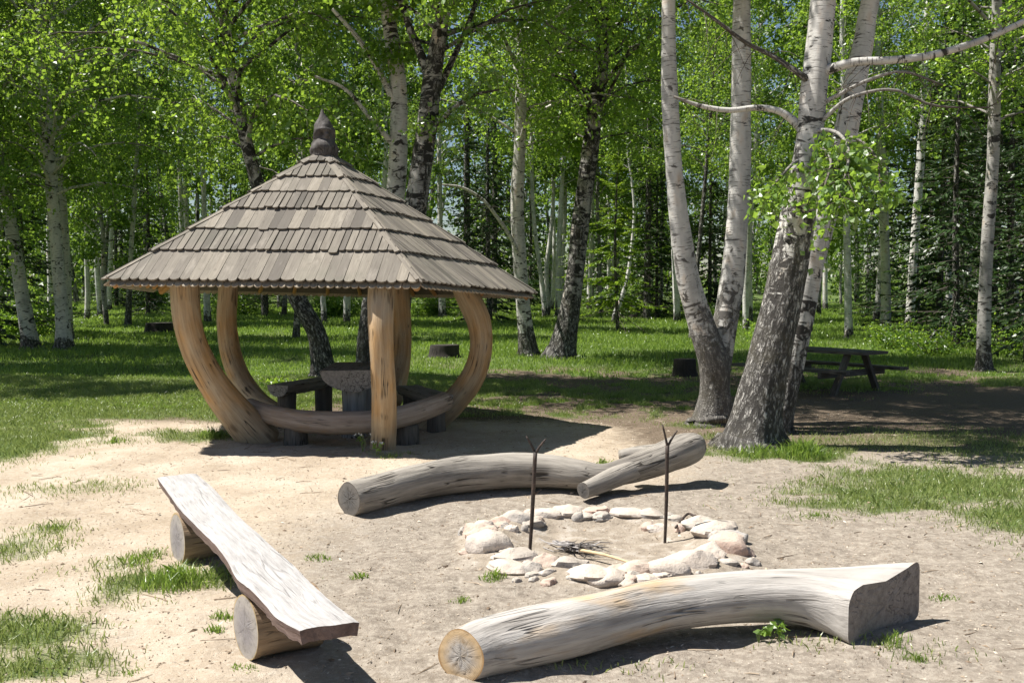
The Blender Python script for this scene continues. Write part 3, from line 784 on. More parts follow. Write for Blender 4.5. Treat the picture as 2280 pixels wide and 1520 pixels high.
# --- birches round the glade (hand placed)
HERO = [
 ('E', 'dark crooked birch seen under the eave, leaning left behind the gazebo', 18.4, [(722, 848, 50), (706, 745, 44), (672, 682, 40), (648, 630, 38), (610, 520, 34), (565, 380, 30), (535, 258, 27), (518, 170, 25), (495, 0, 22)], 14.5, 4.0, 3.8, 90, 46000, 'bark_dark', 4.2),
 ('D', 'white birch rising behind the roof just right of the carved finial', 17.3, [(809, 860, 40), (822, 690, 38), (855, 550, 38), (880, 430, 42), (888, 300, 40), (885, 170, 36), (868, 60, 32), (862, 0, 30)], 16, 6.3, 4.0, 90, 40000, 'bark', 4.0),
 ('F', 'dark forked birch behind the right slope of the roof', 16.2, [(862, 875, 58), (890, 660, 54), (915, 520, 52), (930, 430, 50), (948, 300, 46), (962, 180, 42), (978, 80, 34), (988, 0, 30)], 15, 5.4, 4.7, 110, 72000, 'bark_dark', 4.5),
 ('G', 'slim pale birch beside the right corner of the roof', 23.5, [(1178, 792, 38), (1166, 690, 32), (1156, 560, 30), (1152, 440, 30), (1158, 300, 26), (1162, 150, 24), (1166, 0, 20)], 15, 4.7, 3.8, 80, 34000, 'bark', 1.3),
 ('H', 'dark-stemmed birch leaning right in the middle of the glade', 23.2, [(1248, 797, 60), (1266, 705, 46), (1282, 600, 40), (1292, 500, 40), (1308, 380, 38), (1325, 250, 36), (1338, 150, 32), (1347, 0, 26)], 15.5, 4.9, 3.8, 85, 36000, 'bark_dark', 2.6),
 ('J', 'white birch with flared foot at the left, standing in the grass', 25.5, [(145, 797, 38), (139, 700, 30), (130, 600, 28), (118, 450, 27), (105, 280, 24), (92, 80, 20)], 15, 3.9, 4.0, 90, 44000, 'bark', .5),
 ('K', 'curved white birch closest to the left border, bending left', 26.0, [(72, 787, 36), (50, 660, 30), (30, 540, 28), (12, 430, 26), (-2, 300, 24), (-15, 100, 22)], 15, 4.4, 3.2, 60, 16000, 'bark', .6),
 ('L', 'thin birch standing just behind the flared white birch at left', 29.0, [(152, 765, 22), (147, 600, 20), (139, 460, 20), (127, 300, 18), (118, 100, 16)], 15, 4.6, 3.0, 55, 16000, 'bark', .6),
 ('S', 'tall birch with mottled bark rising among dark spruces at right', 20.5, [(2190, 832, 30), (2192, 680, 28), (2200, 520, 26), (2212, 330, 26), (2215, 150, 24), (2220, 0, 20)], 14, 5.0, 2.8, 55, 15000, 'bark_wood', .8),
 ('P', 'straight slim white birch directly behind the picnic table', 30.0, [(1890, 762, 18), (1888, 650, 16), (1886, 540, 15), (1884, 440, 14), (1880, 250, 12), (1875, 50, 10)], 14, 5.0, 2.5, 45, 12000, 'bark_bright', .4),
 ('Q', 'sunlit white birch right of the slim birch behind the picnic table', 33.0, [(1972, 745, 22), (1972, 620, 20), (1968, 470, 20), (1962, 330, 18), (1955, 150, 14)], 15, 6.0, 2.6, 45, 12000, 'bark_bright', .5),
 ('R', 'pale birch with dark knots between two sunlit birches at right', 36.0, [(2025, 720, 18), (2035, 560, 18), (2048, 380, 18), (2055, 250, 16), (2060, 80, 12)], 16, 6.5, 2.8, 45, 12000, 'bark_bright', .5),
 ('M', 'thin sapling with dark foot in the sunny grass left of gazebo', 37.0, [(285, 722, 13), (292, 560, 10), (300, 430, 10), (308, 250, 8), (312, 50, 7)], 14, 6.0, 2.8, 45, 15000, 'bark', 2.6),
 ('V', 'slim white birch seen between the forked birch and the leaning birch', 34.0, [(1662, 747, 14), (1660, 640, 13), (1664, 540, 12), (1668, 300, 10)], 14, 5.2, 2.6, 45, 12000, 'bark_bright', .6),
 ('U', 'slim birch showing along the left edge of the two-stemmed birch', 40.0, [(1508, 708, 15), (1502, 580, 13), (1498, 450, 12), (1495, 250, 10)], 15, 6.0, 2.8, 45, 13000, 'bark_bright', .6),
 ('W', 'thin dark leaning stem seen through the fork of the two-stemmed birch', 30.0, [(1540, 735, 11), (1552, 600, 10), (1566, 450, 9), (1580, 280, 7)], 10, 5.0, 1.8, 30, 6000, 'bark_dark', 9),
]
for key, label, Y, pts, H, z0, R, nb, nl, bk, dh in HERO:
    st = [pxstem(Y, pts)]
    ex = []
    if key == 'F':
        ex = [(limb(Y, Y + .4, [(960, 190, 24), (940, 130, 20), (915, 70, 17), (895, 10, 15), (880, -60, 12)]), {}),
              (limb(Y, Y + 1, [(955, 240, 20), (1000, 150, 15), (1040, 60, 12), (1075, -40, 9)]), {}),
              (limb(Y, Y - 1, [(945, 330, 16), (990, 260, 11), (1050, 215, 8), (1110, 200, 4)]), dict(twigs=16, tl=1.1, leaves=700))]
    if key == 'D':
        ex = [(limb(Y, Y - .5, [(886, 250, 18), (850, 170, 13), (800, 90, 11), (740, 20, 8)]), {}), (limb(Y, Y - .6, [(884, 330, 16), (830, 270, 11), (770, 200, 8), (700, 170, 5)]), dict(twigs=12, tl=.9, leaves=500))]
    if key == 'G':
        ex = [(limb(Y - .1, Y - .8, [(1153, 560, 10), (1135, 525, 9), (1110, 488, 8), (1075, 445, 7), (1030, 418, 6), (985, 411, 4)]), dict(twigs=14, tl=.8))]
    make_tree('birch_tree', label, st, H, z0, R, nb, nl, .08, hash(key) % 1 + ord(key), bark=bk, darkh=dh, extra=ex,
              droop=.75 if key in 'EJKLGH' else .55, asym={'J': (.3, -1, .45), 'K': (.2, -1, .4), 'E': (-.4, -1, .45), 'F': (.8, .6, .35), 'D': (-.2, 1, .2), 'G': (0, -1, .35), 'H': (.3, -1, .35)}.get(key), group='birches round the glade', minbase=.40 if bk == 'bark_dark' else 0)

# --- slim birches farther back, each with its own stem
THIN = [
 ('white pole birch, left one of the pair near the sunny grass at far left', 50, [(222, 662, 12), (215, 560, 11), (212, 450, 10), (205, 250, 8)]),
 ('white pole birch, right one of the pair near the sunny grass at far left', 50, [(243, 657, 11), (246, 560, 10), (250, 450, 9), (252, 250, 8)]),
 ('white stem showing above the left slope of the roof, left of two', 46, [(412, 690, 13), (408, 560, 12), (402, 440, 11), (398, 250, 9)]),
 ('white stem showing above the left slope of the roof, right of two', 47, [(425, 690, 12), (420, 560, 12), (413, 440, 11), (411, 250, 9)]),
 ('kinked thin white birch just right of the roof corner', 44, [(1214, 697, 12), (1205, 620, 10), (1192, 520, 9), (1185, 420, 9), (1183, 260, 7)]),
 ('thin birch curving right in the pale cluster right of the roof', 45, [(1220, 695, 11), (1217, 600, 10), (1226, 520, 9), (1232, 440, 8), (1236, 280, 7)]),
 ('brightest thin birch in the pale cluster right of the roof', 44, [(1243, 694, 14), (1243, 600, 12), (1247, 500, 11), (1252, 400, 9), (1260, 240, 7)]),
 ('thin birch touching the brightest stem of the pale cluster', 46, [(1252, 692, 10), (1252, 590, 10), (1258, 480, 9), (1258, 380, 8), (1255, 240, 7)]),
 ('short pale stem left of the bright young spruce in the glade', 52, [(1312, 690, 12), (1314, 600, 10), (1318, 500, 9), (1320, 300, 8)]),
 ('pale stem right of the bright young spruce in the glade', 52, [(1362, 688, 10), (1366, 600, 9), (1370, 500, 8), (1372, 320, 7)]),
 ('birch half hidden behind spruces between the picnic table and the right border', 40, [(2112, 728, 15), (2113, 500, 14), (2121, 330, 13), (2130, 150, 10)]),
 ('faint white stem farthest right near the border of the woods', 42, [(2262, 720, 14), (2258, 540, 13), (2252, 380, 11), (2250, 200, 9)]),
 ('white stem seen between left gazebo posts under the eave', 40, [(462, 700, 15), (458, 600, 14), (455, 480, 12), (450, 300, 10)]),
 ('white stem seen between the right post and the roof corner', 44, [(985, 705, 16), (984, 640, 14), (980, 500, 12), (978, 350, 10)]),
 ('slender stem rising above the left slope, left of the finial', 36, [(672, 722, 14), (670, 560, 13), (665, 300, 13), (662, 100, 11), (660, 0, 10)]),
 ('slender dark stem rising right of the finial', 38, [(772, 715, 15), (775, 500, 13), (783, 300, 12), (795, 100, 10)]),
 ('leaning thin stem in the grass right of the young spruce', 40, [(1368, 702, 11), (1385, 660, 9), (1400, 600, 8), (1412, 480, 6)]),
]
for k, (label, Y, pts) in enumerate(THIN):
    make_tree('birch_tree', label, [pxstem(Y, pts)], 13 + (k * 37 % 5), 6.0, 2.7, 34, 8500, .11, 300 + k, darkh=.7, leaf='leaf_far', bark='bark_bright', sides=8, group='slim birches at the back of the glade', flare=1.15)

# --- conifers
def make_spruce(name, label, loc, H, R, z0, mat, seed, cat='spruce', group=None, rz=0, step_=.34, per=8, fr=30, dead=0):
    R_ = np.random.default_rng(seed)
    o = empty(name, loc, label, cat, group); o.rotation_euler[2] = rz
    parts = []
    st = [(0, 0, -.1, H * .011 + .03), (0, 0, .3, H * .011), (R_.normal(0, .1), R_.normal(0, .1), H * .5, H * .007), (0, 0, H, .01)]
    V, F, pt, _ = tube(st, 20, 8, .05, seed, caps=(False, True)); pt['base'] = np.ones(len(V)); parts.append((V, F, pt))
    brs = []; 
    z = z0 * .25
    while z < H - .15:
        L = R * (1 - z / H) ** .75 + .12
        for q in range(per):
            a_ = R_.uniform(0, 2 * PI); l = L * R_.uniform(.6, 1.1); el = R_.uniform(-.35, .25) if z < H * .7 else R_.uniform(.1, .7)
            t = np.linspace(0, 1, 5)
            zz = z + R_.uniform(-.15, .15) + l * (el * t - .28 * t ** 1.5 + .20 * t ** 3)
            brs.append((np.stack([np.cos(a_) * l * t, np.sin(a_) * l * t, zz], -1), l, z))
        z += step_ * R_.uniform(.8, 1.25)
    paths = np.array([b[0] for b in brs]); ls = np.array([b[1] for b in brs]); live = np.array([b[2] for b in brs]) > z0
    rad = np.clip(.008 * ls, .004, .03)[:, None] * (1 - .85 * np.linspace(0, 1, 5))[None]
    V, F, pt = small_tubes(paths, rad, 3); pt['base'] = np.ones(len(V)); parts.append((V, F.tolist(), pt))
    V, F, pt = merge(parts)
    build('trunk', V, F, M['bark_dark'], o, pt)
    # needle sprays: side shoots along each branch
    pl = paths[live]; ll = ls[live]
    n = len(pl) * fr
    bi = np.repeat(np.arange(len(pl)), fr); t = R_.uniform(.12, 1, n) * 4; k = np.minimum(t.astype(int), 3); f = (t - k)[:, None]
    p = pl[bi, k] * (1 - f) + pl[bi, k + 1] * f
    d = pl[bi, 4] - pl[bi, 0]; d /= np.linalg.norm(d, axis=1)[:, None]
    sd = np.stack([-d[:, 1], d[:, 0], np.zeros(n)], -1) * np.where(R_.uniform(0, 1, n) < .5, -1, 1)[:, None]
    dd = d * R_.uniform(.3, .9, (n, 1)) + sd * R_.uniform(.3, .95, (n, 1)); dd[:, 2] -= R_.uniform(.0, .55, n); dd /= np.linalg.norm(dd, axis=1)[:, None]
    sl = (R_.uniform(.10, .24, n) * (.5 + .45 * np.minimum(ll[bi], 2) / 1.2) * (1.15 - t / 5.5))[:, None]
    w = np.cross(dd, R_.normal(0, 1, (n, 3))); w /= np.linalg.norm(w, axis=1)[:, None]; w *= sl * .2
    V = np.stack([p - w * .5, p + dd * sl * .5 - w, p + dd * sl, p + dd * sl * .5 + w], 1).reshape(-1, 3)
    build('crown', V, np.arange(4 * n).reshape(-1, 4), M[mat], o, None, {'v': R_.uniform(0, 1, n)}, False)
    return o

def on_ground(px, Y):
    x_ = (px - W_ / 2) / FPX * Y
    return (x_, Y, float(terrain(x_, Y)))

spA = make_spruce('spruce_tree', 'dark low-branched spruce closest to the left border', on_ground(-15, 27), 10, 2.2, .2, 'needle', 51, group='dark spruces round the glade', fr=34)
spB = make_spruce('spruce_tree', 'dark bushy spruce behind the picnic table end at right', on_ground(2130, 26), 9, 2.4, .15, 'needle', 52, group='dark spruces round the glade', fr=36)
spC = make_spruce('spruce_tree', 'tall thin dark spruce with bare lower stem behind the dead arched branch', on_ground(1040, 40), 15, 1.9, 2.2, 'needle', 53, group='dark spruces round the glade', fr=30)
make_spruce('spruce_tree', 'bright yellow-green young spruce with layered boughs in mid glade', on_ground(1375, 33), 6.0, 2.1, .9, 'needle_light', 54, group='young spruces in the glade', step_=.46, per=9, fr=80)
make_spruce('spruce_tree', 'small light green spruce left of the layered young spruce', on_ground(1285, 38), 5.2, 1.3, .8, 'needle_light', 55, group='young spruces in the glade', step_=.4, per=7, fr=40)
SP = [(spA, 55, 32, .95, 'dark spruce behind the two curved birches at left'), (spB, 2290, 22.5, .85, 'dark spruce touching the right border of the photo'),
      (spB, 2210, 29, 1.2, 'tall dark spruce behind the mottled birch at right'), (spA, 2040, 38, 1.1, 'dark spruce behind the pale knotted birch at right'),
      (spC, 1100, 46, .9, 'thin dark spruce left of the slim pale birch by the roof corner'), (spC, 1440, 42, .95, 'dark spruce right of the bright young spruce'),
            (spB, 1620, 50, 1.0, 'dark spruce seen through the two-stemmed birch'), (spC, 590, 44, .95, 'dark spruce above the left roof slope'),
      (spB, 520, 54, 1.0, 'far dark spruce above the middle of the left roof slope'),
            (spB, 1330, 56, 1.1, 'far dark spruce behind the leaning dark birch'),       (spB, 1180, 58, 1.1, 'far dark spruce behind the pale cluster of thin birches'),
      (spA, 1090, 39, 1.05, 'broad dark spruce behind the arched dead branch'), (spB, 1462, 43, .85, 'broad dark spruce behind and right of the bright young spruce'), (spA, 330, 47, 1.0, 'dark spruce above the left eave beyond the glade'),
      (spB, 1580, 44, 1.0, 'broad dark spruce behind the fork of the two-stemmed birch'), (spA, 1960, 44, 1.05, 'dark spruce behind the sunlit birch at right'), (spB, 740, 56, 1.0, 'far dark spruce behind the carved finial'),
      (spA, 2330, 33, 1.1, 'dark spruce deep in the right border of the woods'), (spB, -70, 36, 1.1, 'dark spruce deep in the left border of the woods'),
                  (spA, 2090, 32, 1.1, 'dark spruce above the low bush by the picnic table'), (spB, 260, 55, 1.1, 'far dark spruce behind the pair of pole birches'), (spA, 2250, 26, 1.0, 'dark spruce between mottled birch and right border')]
for k, (src, px, Y, s, label) in enumerate(SP):
    copy_tree(src, on_ground(px, Y), k * 1.7, s, label, 'dark spruces round the glade')

# --- filler birches in the wood behind, copies of four grown trees
def generic(seed, H, z0, R, nb, nl):
    R_ = np.random.default_rng(seed); r = H * .0068
    st = [(0, 0, 0, r)]; x_ = y_ = 0
    for z_ in np.arange(1.5, H * .75, 1.8):
        x_ += R_.normal(0, .09); y_ += R_.normal(0, .09); st.append((x_, y_, z_, r * (1 - .75 * z_ / H)))
    return st
FILL = []
for k, (H, z0, R, nb, nl) in enumerate([(16, 3.0, 3.0, 52, 17000), (18, 4.4, 3.2, 54, 17000), (14, 2.2, 2.7, 50, 16000), (17, 5.6, 3.0, 46, 15000)]):
    FILL.append((generic(70 + k, H, z0, R, nb, nl), H, z0, R, nb, nl))
ZONES = [(-140, 120, 'birch crowded among others in the woods at the far left'), (120, 420, 'birch in the woods above the left eave of the gazebo'),
         (420, 760, 'birch in the woods behind the gazebo roof'), (760, 1150, 'birch in the woods right of the finial'),
         (1150, 1480, 'birch at the back of the woods in the middle'), (1480, 1760, 'birch in the woods behind the two-stemmed birch'),
         (1760, 2050, 'birch in the woods behind the picnic table'), (2050, 2430, 'birch in the woods at the far right')]
protos = [None] * 4
R_ = np.random.default_rng(99)
cnt = 0
spots = []
for zi, (p0, p1, lab) in enumerate(ZONES):
    for q in range(5):
        Y = [31, 38, 45, 53, 60][q] + R_.uniform(-2.5, 2.5)
        if (p0 == 760 and q in (0, 2)) or (p0 == 1480 and q in (0, 2)): continue
        if p0 > 1100 and p0 < 1450 and Y < 42: Y += 14
        if 120 <= p0 < 420 and Y < 34: Y += 8
        spots.append((R_.uniform(p0, p1), Y, zi))
for k, (px, Y, zi) in enumerate(spots):
    loc = on_ground(px, Y); lab = ZONES[zi][2]; grp = lab.replace('birch ', 'birches ', 1)
    v_ = k % 4
    if protos[v_] is None:
        st, H, z0, R, nb, nl = FILL[v_]
        b = np.array(loc)
        sw = [np.append(np.array(p[:3]) + b, p[3]) for p in st]
        protos[v_] = make_tree('birch_tree', lab, [sw], H + b[2], z0 + b[2], R, nb, nl, .12, 500 + k, darkh=.8, leaf='leaf_far', bark='bark_bright' if v_ in (1, 3) else 'bark_wood', sides=9, group=grp, flare=1.2)
    else:
        copy_tree(protos[v_], loc, R_.uniform(0, 6.28), R_.uniform(.85, 1.15), lab, grp)
# trees left of the frame that shade the glade (the wood goes on past the picture's edge)
for k, (x_, y_, s) in enumerate([(-12.5, 17.0, .8), (-16, 20.5, .95), (-14.5, 24.5, 1.0), (-20, 26, 1.0), (16, 21, .9), (15, 27, 1.0), (-11.8, 21.5, .75)]):
    copy_tree(protos[k % 4], (x_, y_, float(terrain(x_, y_))), k * 1.1, s, 'birch of the wood just past the border of the glade', 'birches past the border of the glade')

# undergrowth shrubs at the wood's edge
def make_shrub(name, label, loc, h, R, n, seed, group, leaf='leaf_far', L=.09):
    R_ = np.random.default_rng(seed)
    o = empty(name, loc, label, 'shrub', group)
    nb = 16; a_ = R_.uniform(0, 6.28, nb); l = R_.uniform(.5, 1, nb)
    t = np.linspace(0, 1, 4)
    pth = np.stack([np.cos(a_)[:, None] * R * l[:, None] * t ** 1.3, np.sin(a_)[:, None] * R * l[:, None] * t ** 1.3, (h * l * R_.uniform(.5, 1, nb))[:, None] * t ** .8], -1)
    V, F, pt = small_tubes(pth, np.tile(np.array([.014, .01, .006, .003]), (nb, 1))); pt['base'] = np.ones(len(V))
    build('stem', V, F, M['bark_dark'], o, pt)
    P = leaves_on(pth, n, R_, .13 * max(h, R), .05)
    P[:, 2] = np.abs(P[:, 2])
    V, F = leaf_quads(P, L, .7, R_, .1)
    build('foliage', V, F, M[leaf], o, None, {'v': R_.uniform(0, 1, n)}, False)
    return o
SHR = [(1990, 26, .9, .8, 'leafy bush with bright leaves behind the picnic table'), (2070, 24, .8, .9, 'low leafy bush right of the picnic table'), (1700, 27, .7, .5, 'small bright sapling between the forked and the leaning birch'),
       (625, 16.5, .26, .34, 'low green bush at the back of the gazebo'), (60, 30, 1.2, 1.3, 'bush between the two curved birches at left'),
       (330, 56, 1.4, 1.6, 'bush at the far end of the sunny grass at left'), (520, 46, 1.2, 1.6, 'bush at the wood edge seen under the left eave'), (760, 44, 1.3, 1.5, 'bush at the wood edge seen under the middle of the eave'),
       (960, 46, 1.4, 1.6, 'bush at the wood edge seen beside the right post'), (1420, 50, 1.3, 1.8, 'bush at the wood edge right of the young spruce'), (1580, 40, 1.0, 1.1, 'bush in the wood edge within the forked birch'), (2260, 24, 1.0, 1.2, 'dark bush under the spruces at the right border')]
for k, (px, Y, h, R, label) in enumerate(SHR):
    make_shrub('shrub', label, on_ground(px, Y), h, R, int(1400 * max(1, h * R)) if h > .3 else 260, 700 + k, 'bushes at the edge of the glade', 'leaf' if Y < 30 else 'leaf_far', .07 if Y < 30 else .12)

# far wood: one mass of trunks and leaves beyond the trees one can tell apart
R_ = np.random.default_rng(5)
nT = 170
Yt = R_.uniform(64, 105, nT); Xt = R_.uniform(-.72, .72, nT) * Yt
parts = []
pt_ = np.stack([np.stack([Xt + R_.normal(0, .25, nT), Yt, np.full(nT, k * 4.2) + terrain(Xt, Yt) - .1], -1) for k in range(5)], 1)
V, F, pt = small_tubes(pt_, np.tile(np.array([.17, .15, .12, .09, .05]), (nT, 1)), 6); pt['base'] = np.full(len(V), .3)
nL = 150000
ti = R_.integers(0, nT, nL); hz = R_.beta(.8, 1.15, nL) * 19
rr = 2.6 * R_.uniform(0, 1, nL) ** .6 * np.clip(1.15 - hz / 21, .2, 1)
aa = R_.uniform(0, 6.28, nL)
P = np.stack([Xt[ti] + np.cos(aa) * rr, Yt[ti] + np.sin(aa) * rr, hz + .3 + terrain(Xt[ti], Yt[ti])], -1)
P += R_.normal(0, .25, P.shape)
# clump them
P2 = P[R_.integers(0, nL // 14, nL)] + R_.normal(0, .6, (nL, 3)); P2[:, 2] = np.maximum(P2[:, 2], terrain(P2[:, 0], P2[:, 1]))
VL, FL = leaf_quads(P2, .34, .7, R_, .3)
Vall = np.concatenate([V, VL]); Fall = np.concatenate([F, FL + len(V)])
pt2 = {k: np.concatenate([v_, np.zeros((len(VL),) + v_.shape[1:])]) for k, v_ in pt.items()}
o = build('far_wood', Vall, Fall, [M['bark_wood'], M['leaf_deep']], None, pt2, {'v': np.concatenate([np.zeros(len(F)), R_.uniform(0, .7, len(FL))])}, False,
          np.concatenate([np.zeros(len(F)), np.ones(len(FL))]))
tag(o, 'dense far wood closing the view behind the glade', 'wood', kind='stuff')

# ------------------------------------------------------------------ gazebo
GC = np.array([at(722, 640, 11.95)[0], 11.95])
gz0 = 0.0
gaz = empty('gazebo', (GC[0], GC[1], 0), 'five-sided open wooden gazebo with shingled roof and curved log posts', 'gazebo')
GO = np.array([GC[0], GC[1], 0.0])
camdir = math.atan2(-GC[1], -GC[0])
def cdir(deg): a_ = camdir + math.radians(deg); return np.array([math.cos(a_), math.sin(a_)])
def corner(deg, r, z): d = cdir(deg) * r; return np.array([GC[0] + d[0], GC[1] + d[1], z])
cF = at(932, 628, 9.9); cL = at(243, 622, 10.25); cR = at(1183, 652, 12.3)
cBR = corner(162, 2.62, 1.62); cBL = corner(-126, 2.62, 1.70)
corners = [cF, cR, cBR, cBL, cL]
apex = at(722, 338, 11.95)

def clip(poly, a_, b_, c_):
    """keep a*u+b*v+c>=0"""
    out = []
    for i in range(len(poly)):
        p, q = poly[i], poly[(i + 1) % len(poly)]
        dp = a_ * p[0] + b_ * p[1] + c_; dq = a_ * q[0] + b_ * q[1] + c_
        if dp >= 0: out.append(p)
        if (dp >= 0) != (dq >= 0):
            t = dp / (dp - dq); out.append((p[0] + t * (q[0] - p[0]), p[1] + t * (q[1] - p[1])))
    return out
COURSE = [0, .185, .345, .50, .635, .76, .885, 1.0]
GAP = [0, 1, 0, 1, 0, 1, 1]
R_ = np.random.default_rng(44)
for fi in range(5):
    p, q = corners[fi], corners[(fi + 1) % 5]
    U = q - p; wid = np.linalg.norm(U); U = U / wid
    t0 = (apex - p) @ U
    foot = p + U * t0; Vd = apex - foot; hgt = np.linalg.norm(Vd); Vd = Vd / hgt
    N = np.cross(U, Vd); N = N / np.linalg.norm(N)
    if N[2] < 0: N = -N
    mb = MB()
    # deck under the shingles
    tri = np.array([p, q, apex]); tri2 = tri - N * .03
    mb.add(np.concatenate([tri - N * .006, tri2]), [(0, 1, 2), (5, 4, 3), (0, 3, 4, 1), (1, 4, 5, 2), (2, 5, 3, 0)],
           {'tc': np.zeros((6, 3))}, {'v': .1})
    for c in range(7):
        v0 = COURSE[c] * hgt; v1 = min(COURSE[c + 1] * hgt + .09, hgt)
        gap = .012 if GAP[c] else .0025
        u_ = -R_.uniform(0, .1) - .1
        while u_ < wid + .1:
            sw = R_.uniform(.066, .105) if GAP[c] else R_.uniform(.085, .14)
            a0, a1 = u_ + gap / 2, u_ + sw - gap / 2
            jv = R_.normal(0, .006)
            rd = .045 if c == 0 else .014
            vb = v0 - (.055 if c == 0 else .0) + jv - (R_.uniform(.01, .035) if R_.uniform() < .05 else 0)
            poly = [(a0 + (a1 - a0) * (1 - math.cos(t)) / 2, vb + rd * (1 - math.sin(t))) for t in np.linspace(0, PI, 7)]
            poly += [(a1, v1), (a0, v1)]
            ext = .02
            # hips: left line from (0,0) to (t0,hgt); right from (wid,0) to (t0,hgt)
            poly = clip(poly, hgt, -t0, ext * hgt)
            if len(poly) >= 3: poly = clip(poly, -hgt, -(wid - t0), hgt * (wid + ext))
            if len(poly) >= 3:
                ln_ = max(.02, v1 - v0)
                lift = R_.uniform(.0, .008) + (.008 if GAP[c] else .003) + (R_.uniform(.004, .014) if R_.uniform() < .12 else 0)
                tilt = R_.normal(0, .02)
                um = (a0 + a1) / 2
                def pos(uv, th):
                    f = 1 - (uv[1] - v0) / ln_
                    n_ = .004 + (.019 + lift) * f + th + tilt * (uv[0] - um)
                    return p + U * uv[0] + Vd * uv[1] + N * n_
                top = [pos(uv, .016) for uv in poly]; bot = [pos(uv, 0) for uv in poly]
                k = len(poly)
                F = [tuple(range(k)), tuple(range(2 * k - 1, k - 1, -1))] + [(i, k + i, k + (i + 1) % k, (i + 1) % k) for i in range(k)]
                e = np.cross(top[1] - top[0], top[2] - top[0])
                if e @ N < 0: F = [tuple(reversed(f)) for f in F]
                off = R_.uniform(0, 40)
                tc = [(uv[0] + off, uv[1] + off, 0) for uv in poly] * 2
                mb.add(np.array(top + bot), F, {'tc': np.array(tc)}, {'v': float(np.clip(R_.normal(.45, .15) + (.05 if not GAP[c] else -.02), 0, 1))})
            u_ += sw
    u_ = .02
    while u_ < wid - .05:
        sw = R_.uniform(.075, .095); a0, a1 = u_, u_ + sw - .004
        poly = [(a0 + (a1 - a0) * (1 - math.cos(t)) / 2, -.085 + .04 * (1 - math.sin(t))) for t in np.linspace(0, PI, 9)] + [(a1, .10), (a0, .10)]
        poly = clip(poly, hgt, -t0, .02 * hgt)
        if len(poly) >= 3: poly = clip(poly, -hgt, -(wid - t0), hgt * (wid + .02))
        if len(poly) >= 3:
            k = len(poly)
            top = [p + U * a_ + Vd * b_ - N * .008 for a_, b_ in poly]; bot = [x_ - N * .014 for x_ in top]
            F = [tuple(range(k)), tuple(range(2 * k - 1, k - 1, -1))] + [(i, k + i, k + (i + 1) % k, (i + 1) % k) for i in range(k)]
            if np.cross(top[1] - top[0], top[2] - top[0]) @ N < 0: F = [tuple(reversed(f)) for f in F]
            mb.add(np.array(top + bot), F, {'tc': np.array([(a_ + u_ * 7, b_, 0) for a_, b_ in poly] * 2)}, {'v': float(R_.uniform(.8, 1))})
        u_ += sw
    mb.build('roof_slope', M['shingle'], gaz, False, GO)
# hip boards lapped course by course
for ci in range(5):
    c0 = corners[ci]; prev = corners[ci - 1]; nxt = corners[(ci + 1) % 5]
    mb = MB()
    d = apex - c0; Ld = np.linalg.norm(d); d = d / Ld
    sides = []
    for other in (prev, nxt):
        N = np.cross(other - c0, apex - c0); N /= np.linalg.norm(N)
        if N[2] < 0: N = -N
        s_ = np.cross(N, d); 
        if s_ @ (other - c0) < 0: s_ = -s_
        sides.append((N, s_))
    for c in range(7):
        b0, b1 = COURSE[c] * Ld - .02, min(COURSE[c + 1] * Ld + .05, Ld)
        for N, s_ in sides:
            w_ = (.035 if c < 5 else .06) * R_.uniform(.8, 1.15)
            up = lambda t, f: c0 + d * t + N * (.030 + .030 * f)
            top = [up(b0, 1), up(b0, 1) + s_ * w_, up(b1, 0) + s_ * w_, up(b1, 0)]
            bot = [x_ - N * .016 for x_ in top]
            F = [(0, 1, 2, 3), (7, 6, 5, 4), (0, 4, 5, 1), (1, 5, 6, 2), (2, 6, 7, 3), (3, 7, 4, 0)]
            if np.cross(top[1] - top[0], top[2] - top[0]) @ N < 0: F = [tuple(reversed(f)) for f in F]
            off = R_.uniform(0, 30)
            mb.add(np.array(top + bot), F, {'tc': np.array([(0, b0 + off, 0), (w_, b0 + off, 0), (w_, b1 + off, 0), (0, b1 + off, 0)] * 2)}, {'v': float(R_.uniform(.3, .75))})
    mb.build('hip_board', M['shingle'], gaz, False, GO)

# posts (x,y px paths with depth)
def post(pts, seed, n=30):
    P = [np.append(at(px, py, Y), w * .5 / FPX * Y) for px, py, Y, w in pts]
    V, F, pt, e = tube(P, n, 22, .035, seed, lump=.05)
    mb = MB(); mb.add(V, F, pt); return mb.build('post', M['post'], gaz, True, GO)
post([(412, 600, 10.75, 62), (411, 650, 10.72, 62), (418, 720, 10.7, 61), (440, 790, 10.75, 63), (480, 860, 10.85, 68), (530, 925, 11.0, 78), (585, 985, 11.2, 88)], 1)
post([(510, 610, 13.1, 44), (507, 660, 13.1, 44), (505, 720, 13.05, 44), (515, 790, 13.0, 46), (540, 850, 12.8, 48), (580, 900, 12.5, 50), (640, 935, 12.2, 50)], 2)
post([(851, 610, 10.2, 58), (849, 645, 10.15, 60), (848, 720, 9.98, 57), (851, 800, 9.95, 54), (855, 880, 10.05, 56), (855, 950, 10.25, 56), (852, 1010, 10.45, 58)], 3)
post([(886, 600, 13.6, 50), (888, 660, 13.6, 50), (892, 740, 13.6, 48), (890, 800, 13.5, 48), (882, 850, 13.3, 48), (872, 890, 13.0, 48)], 4)
post([(1022, 610, 11.9, 54), (1042, 660, 11.9, 55), (1066, 715, 11.85, 54), (1071, 775, 11.85, 50), (1054, 835, 11.9, 54), (1015, 890, 12.0, 58), (960, 940, 12.15, 62), (925, 965, 12.3, 60)], 5)
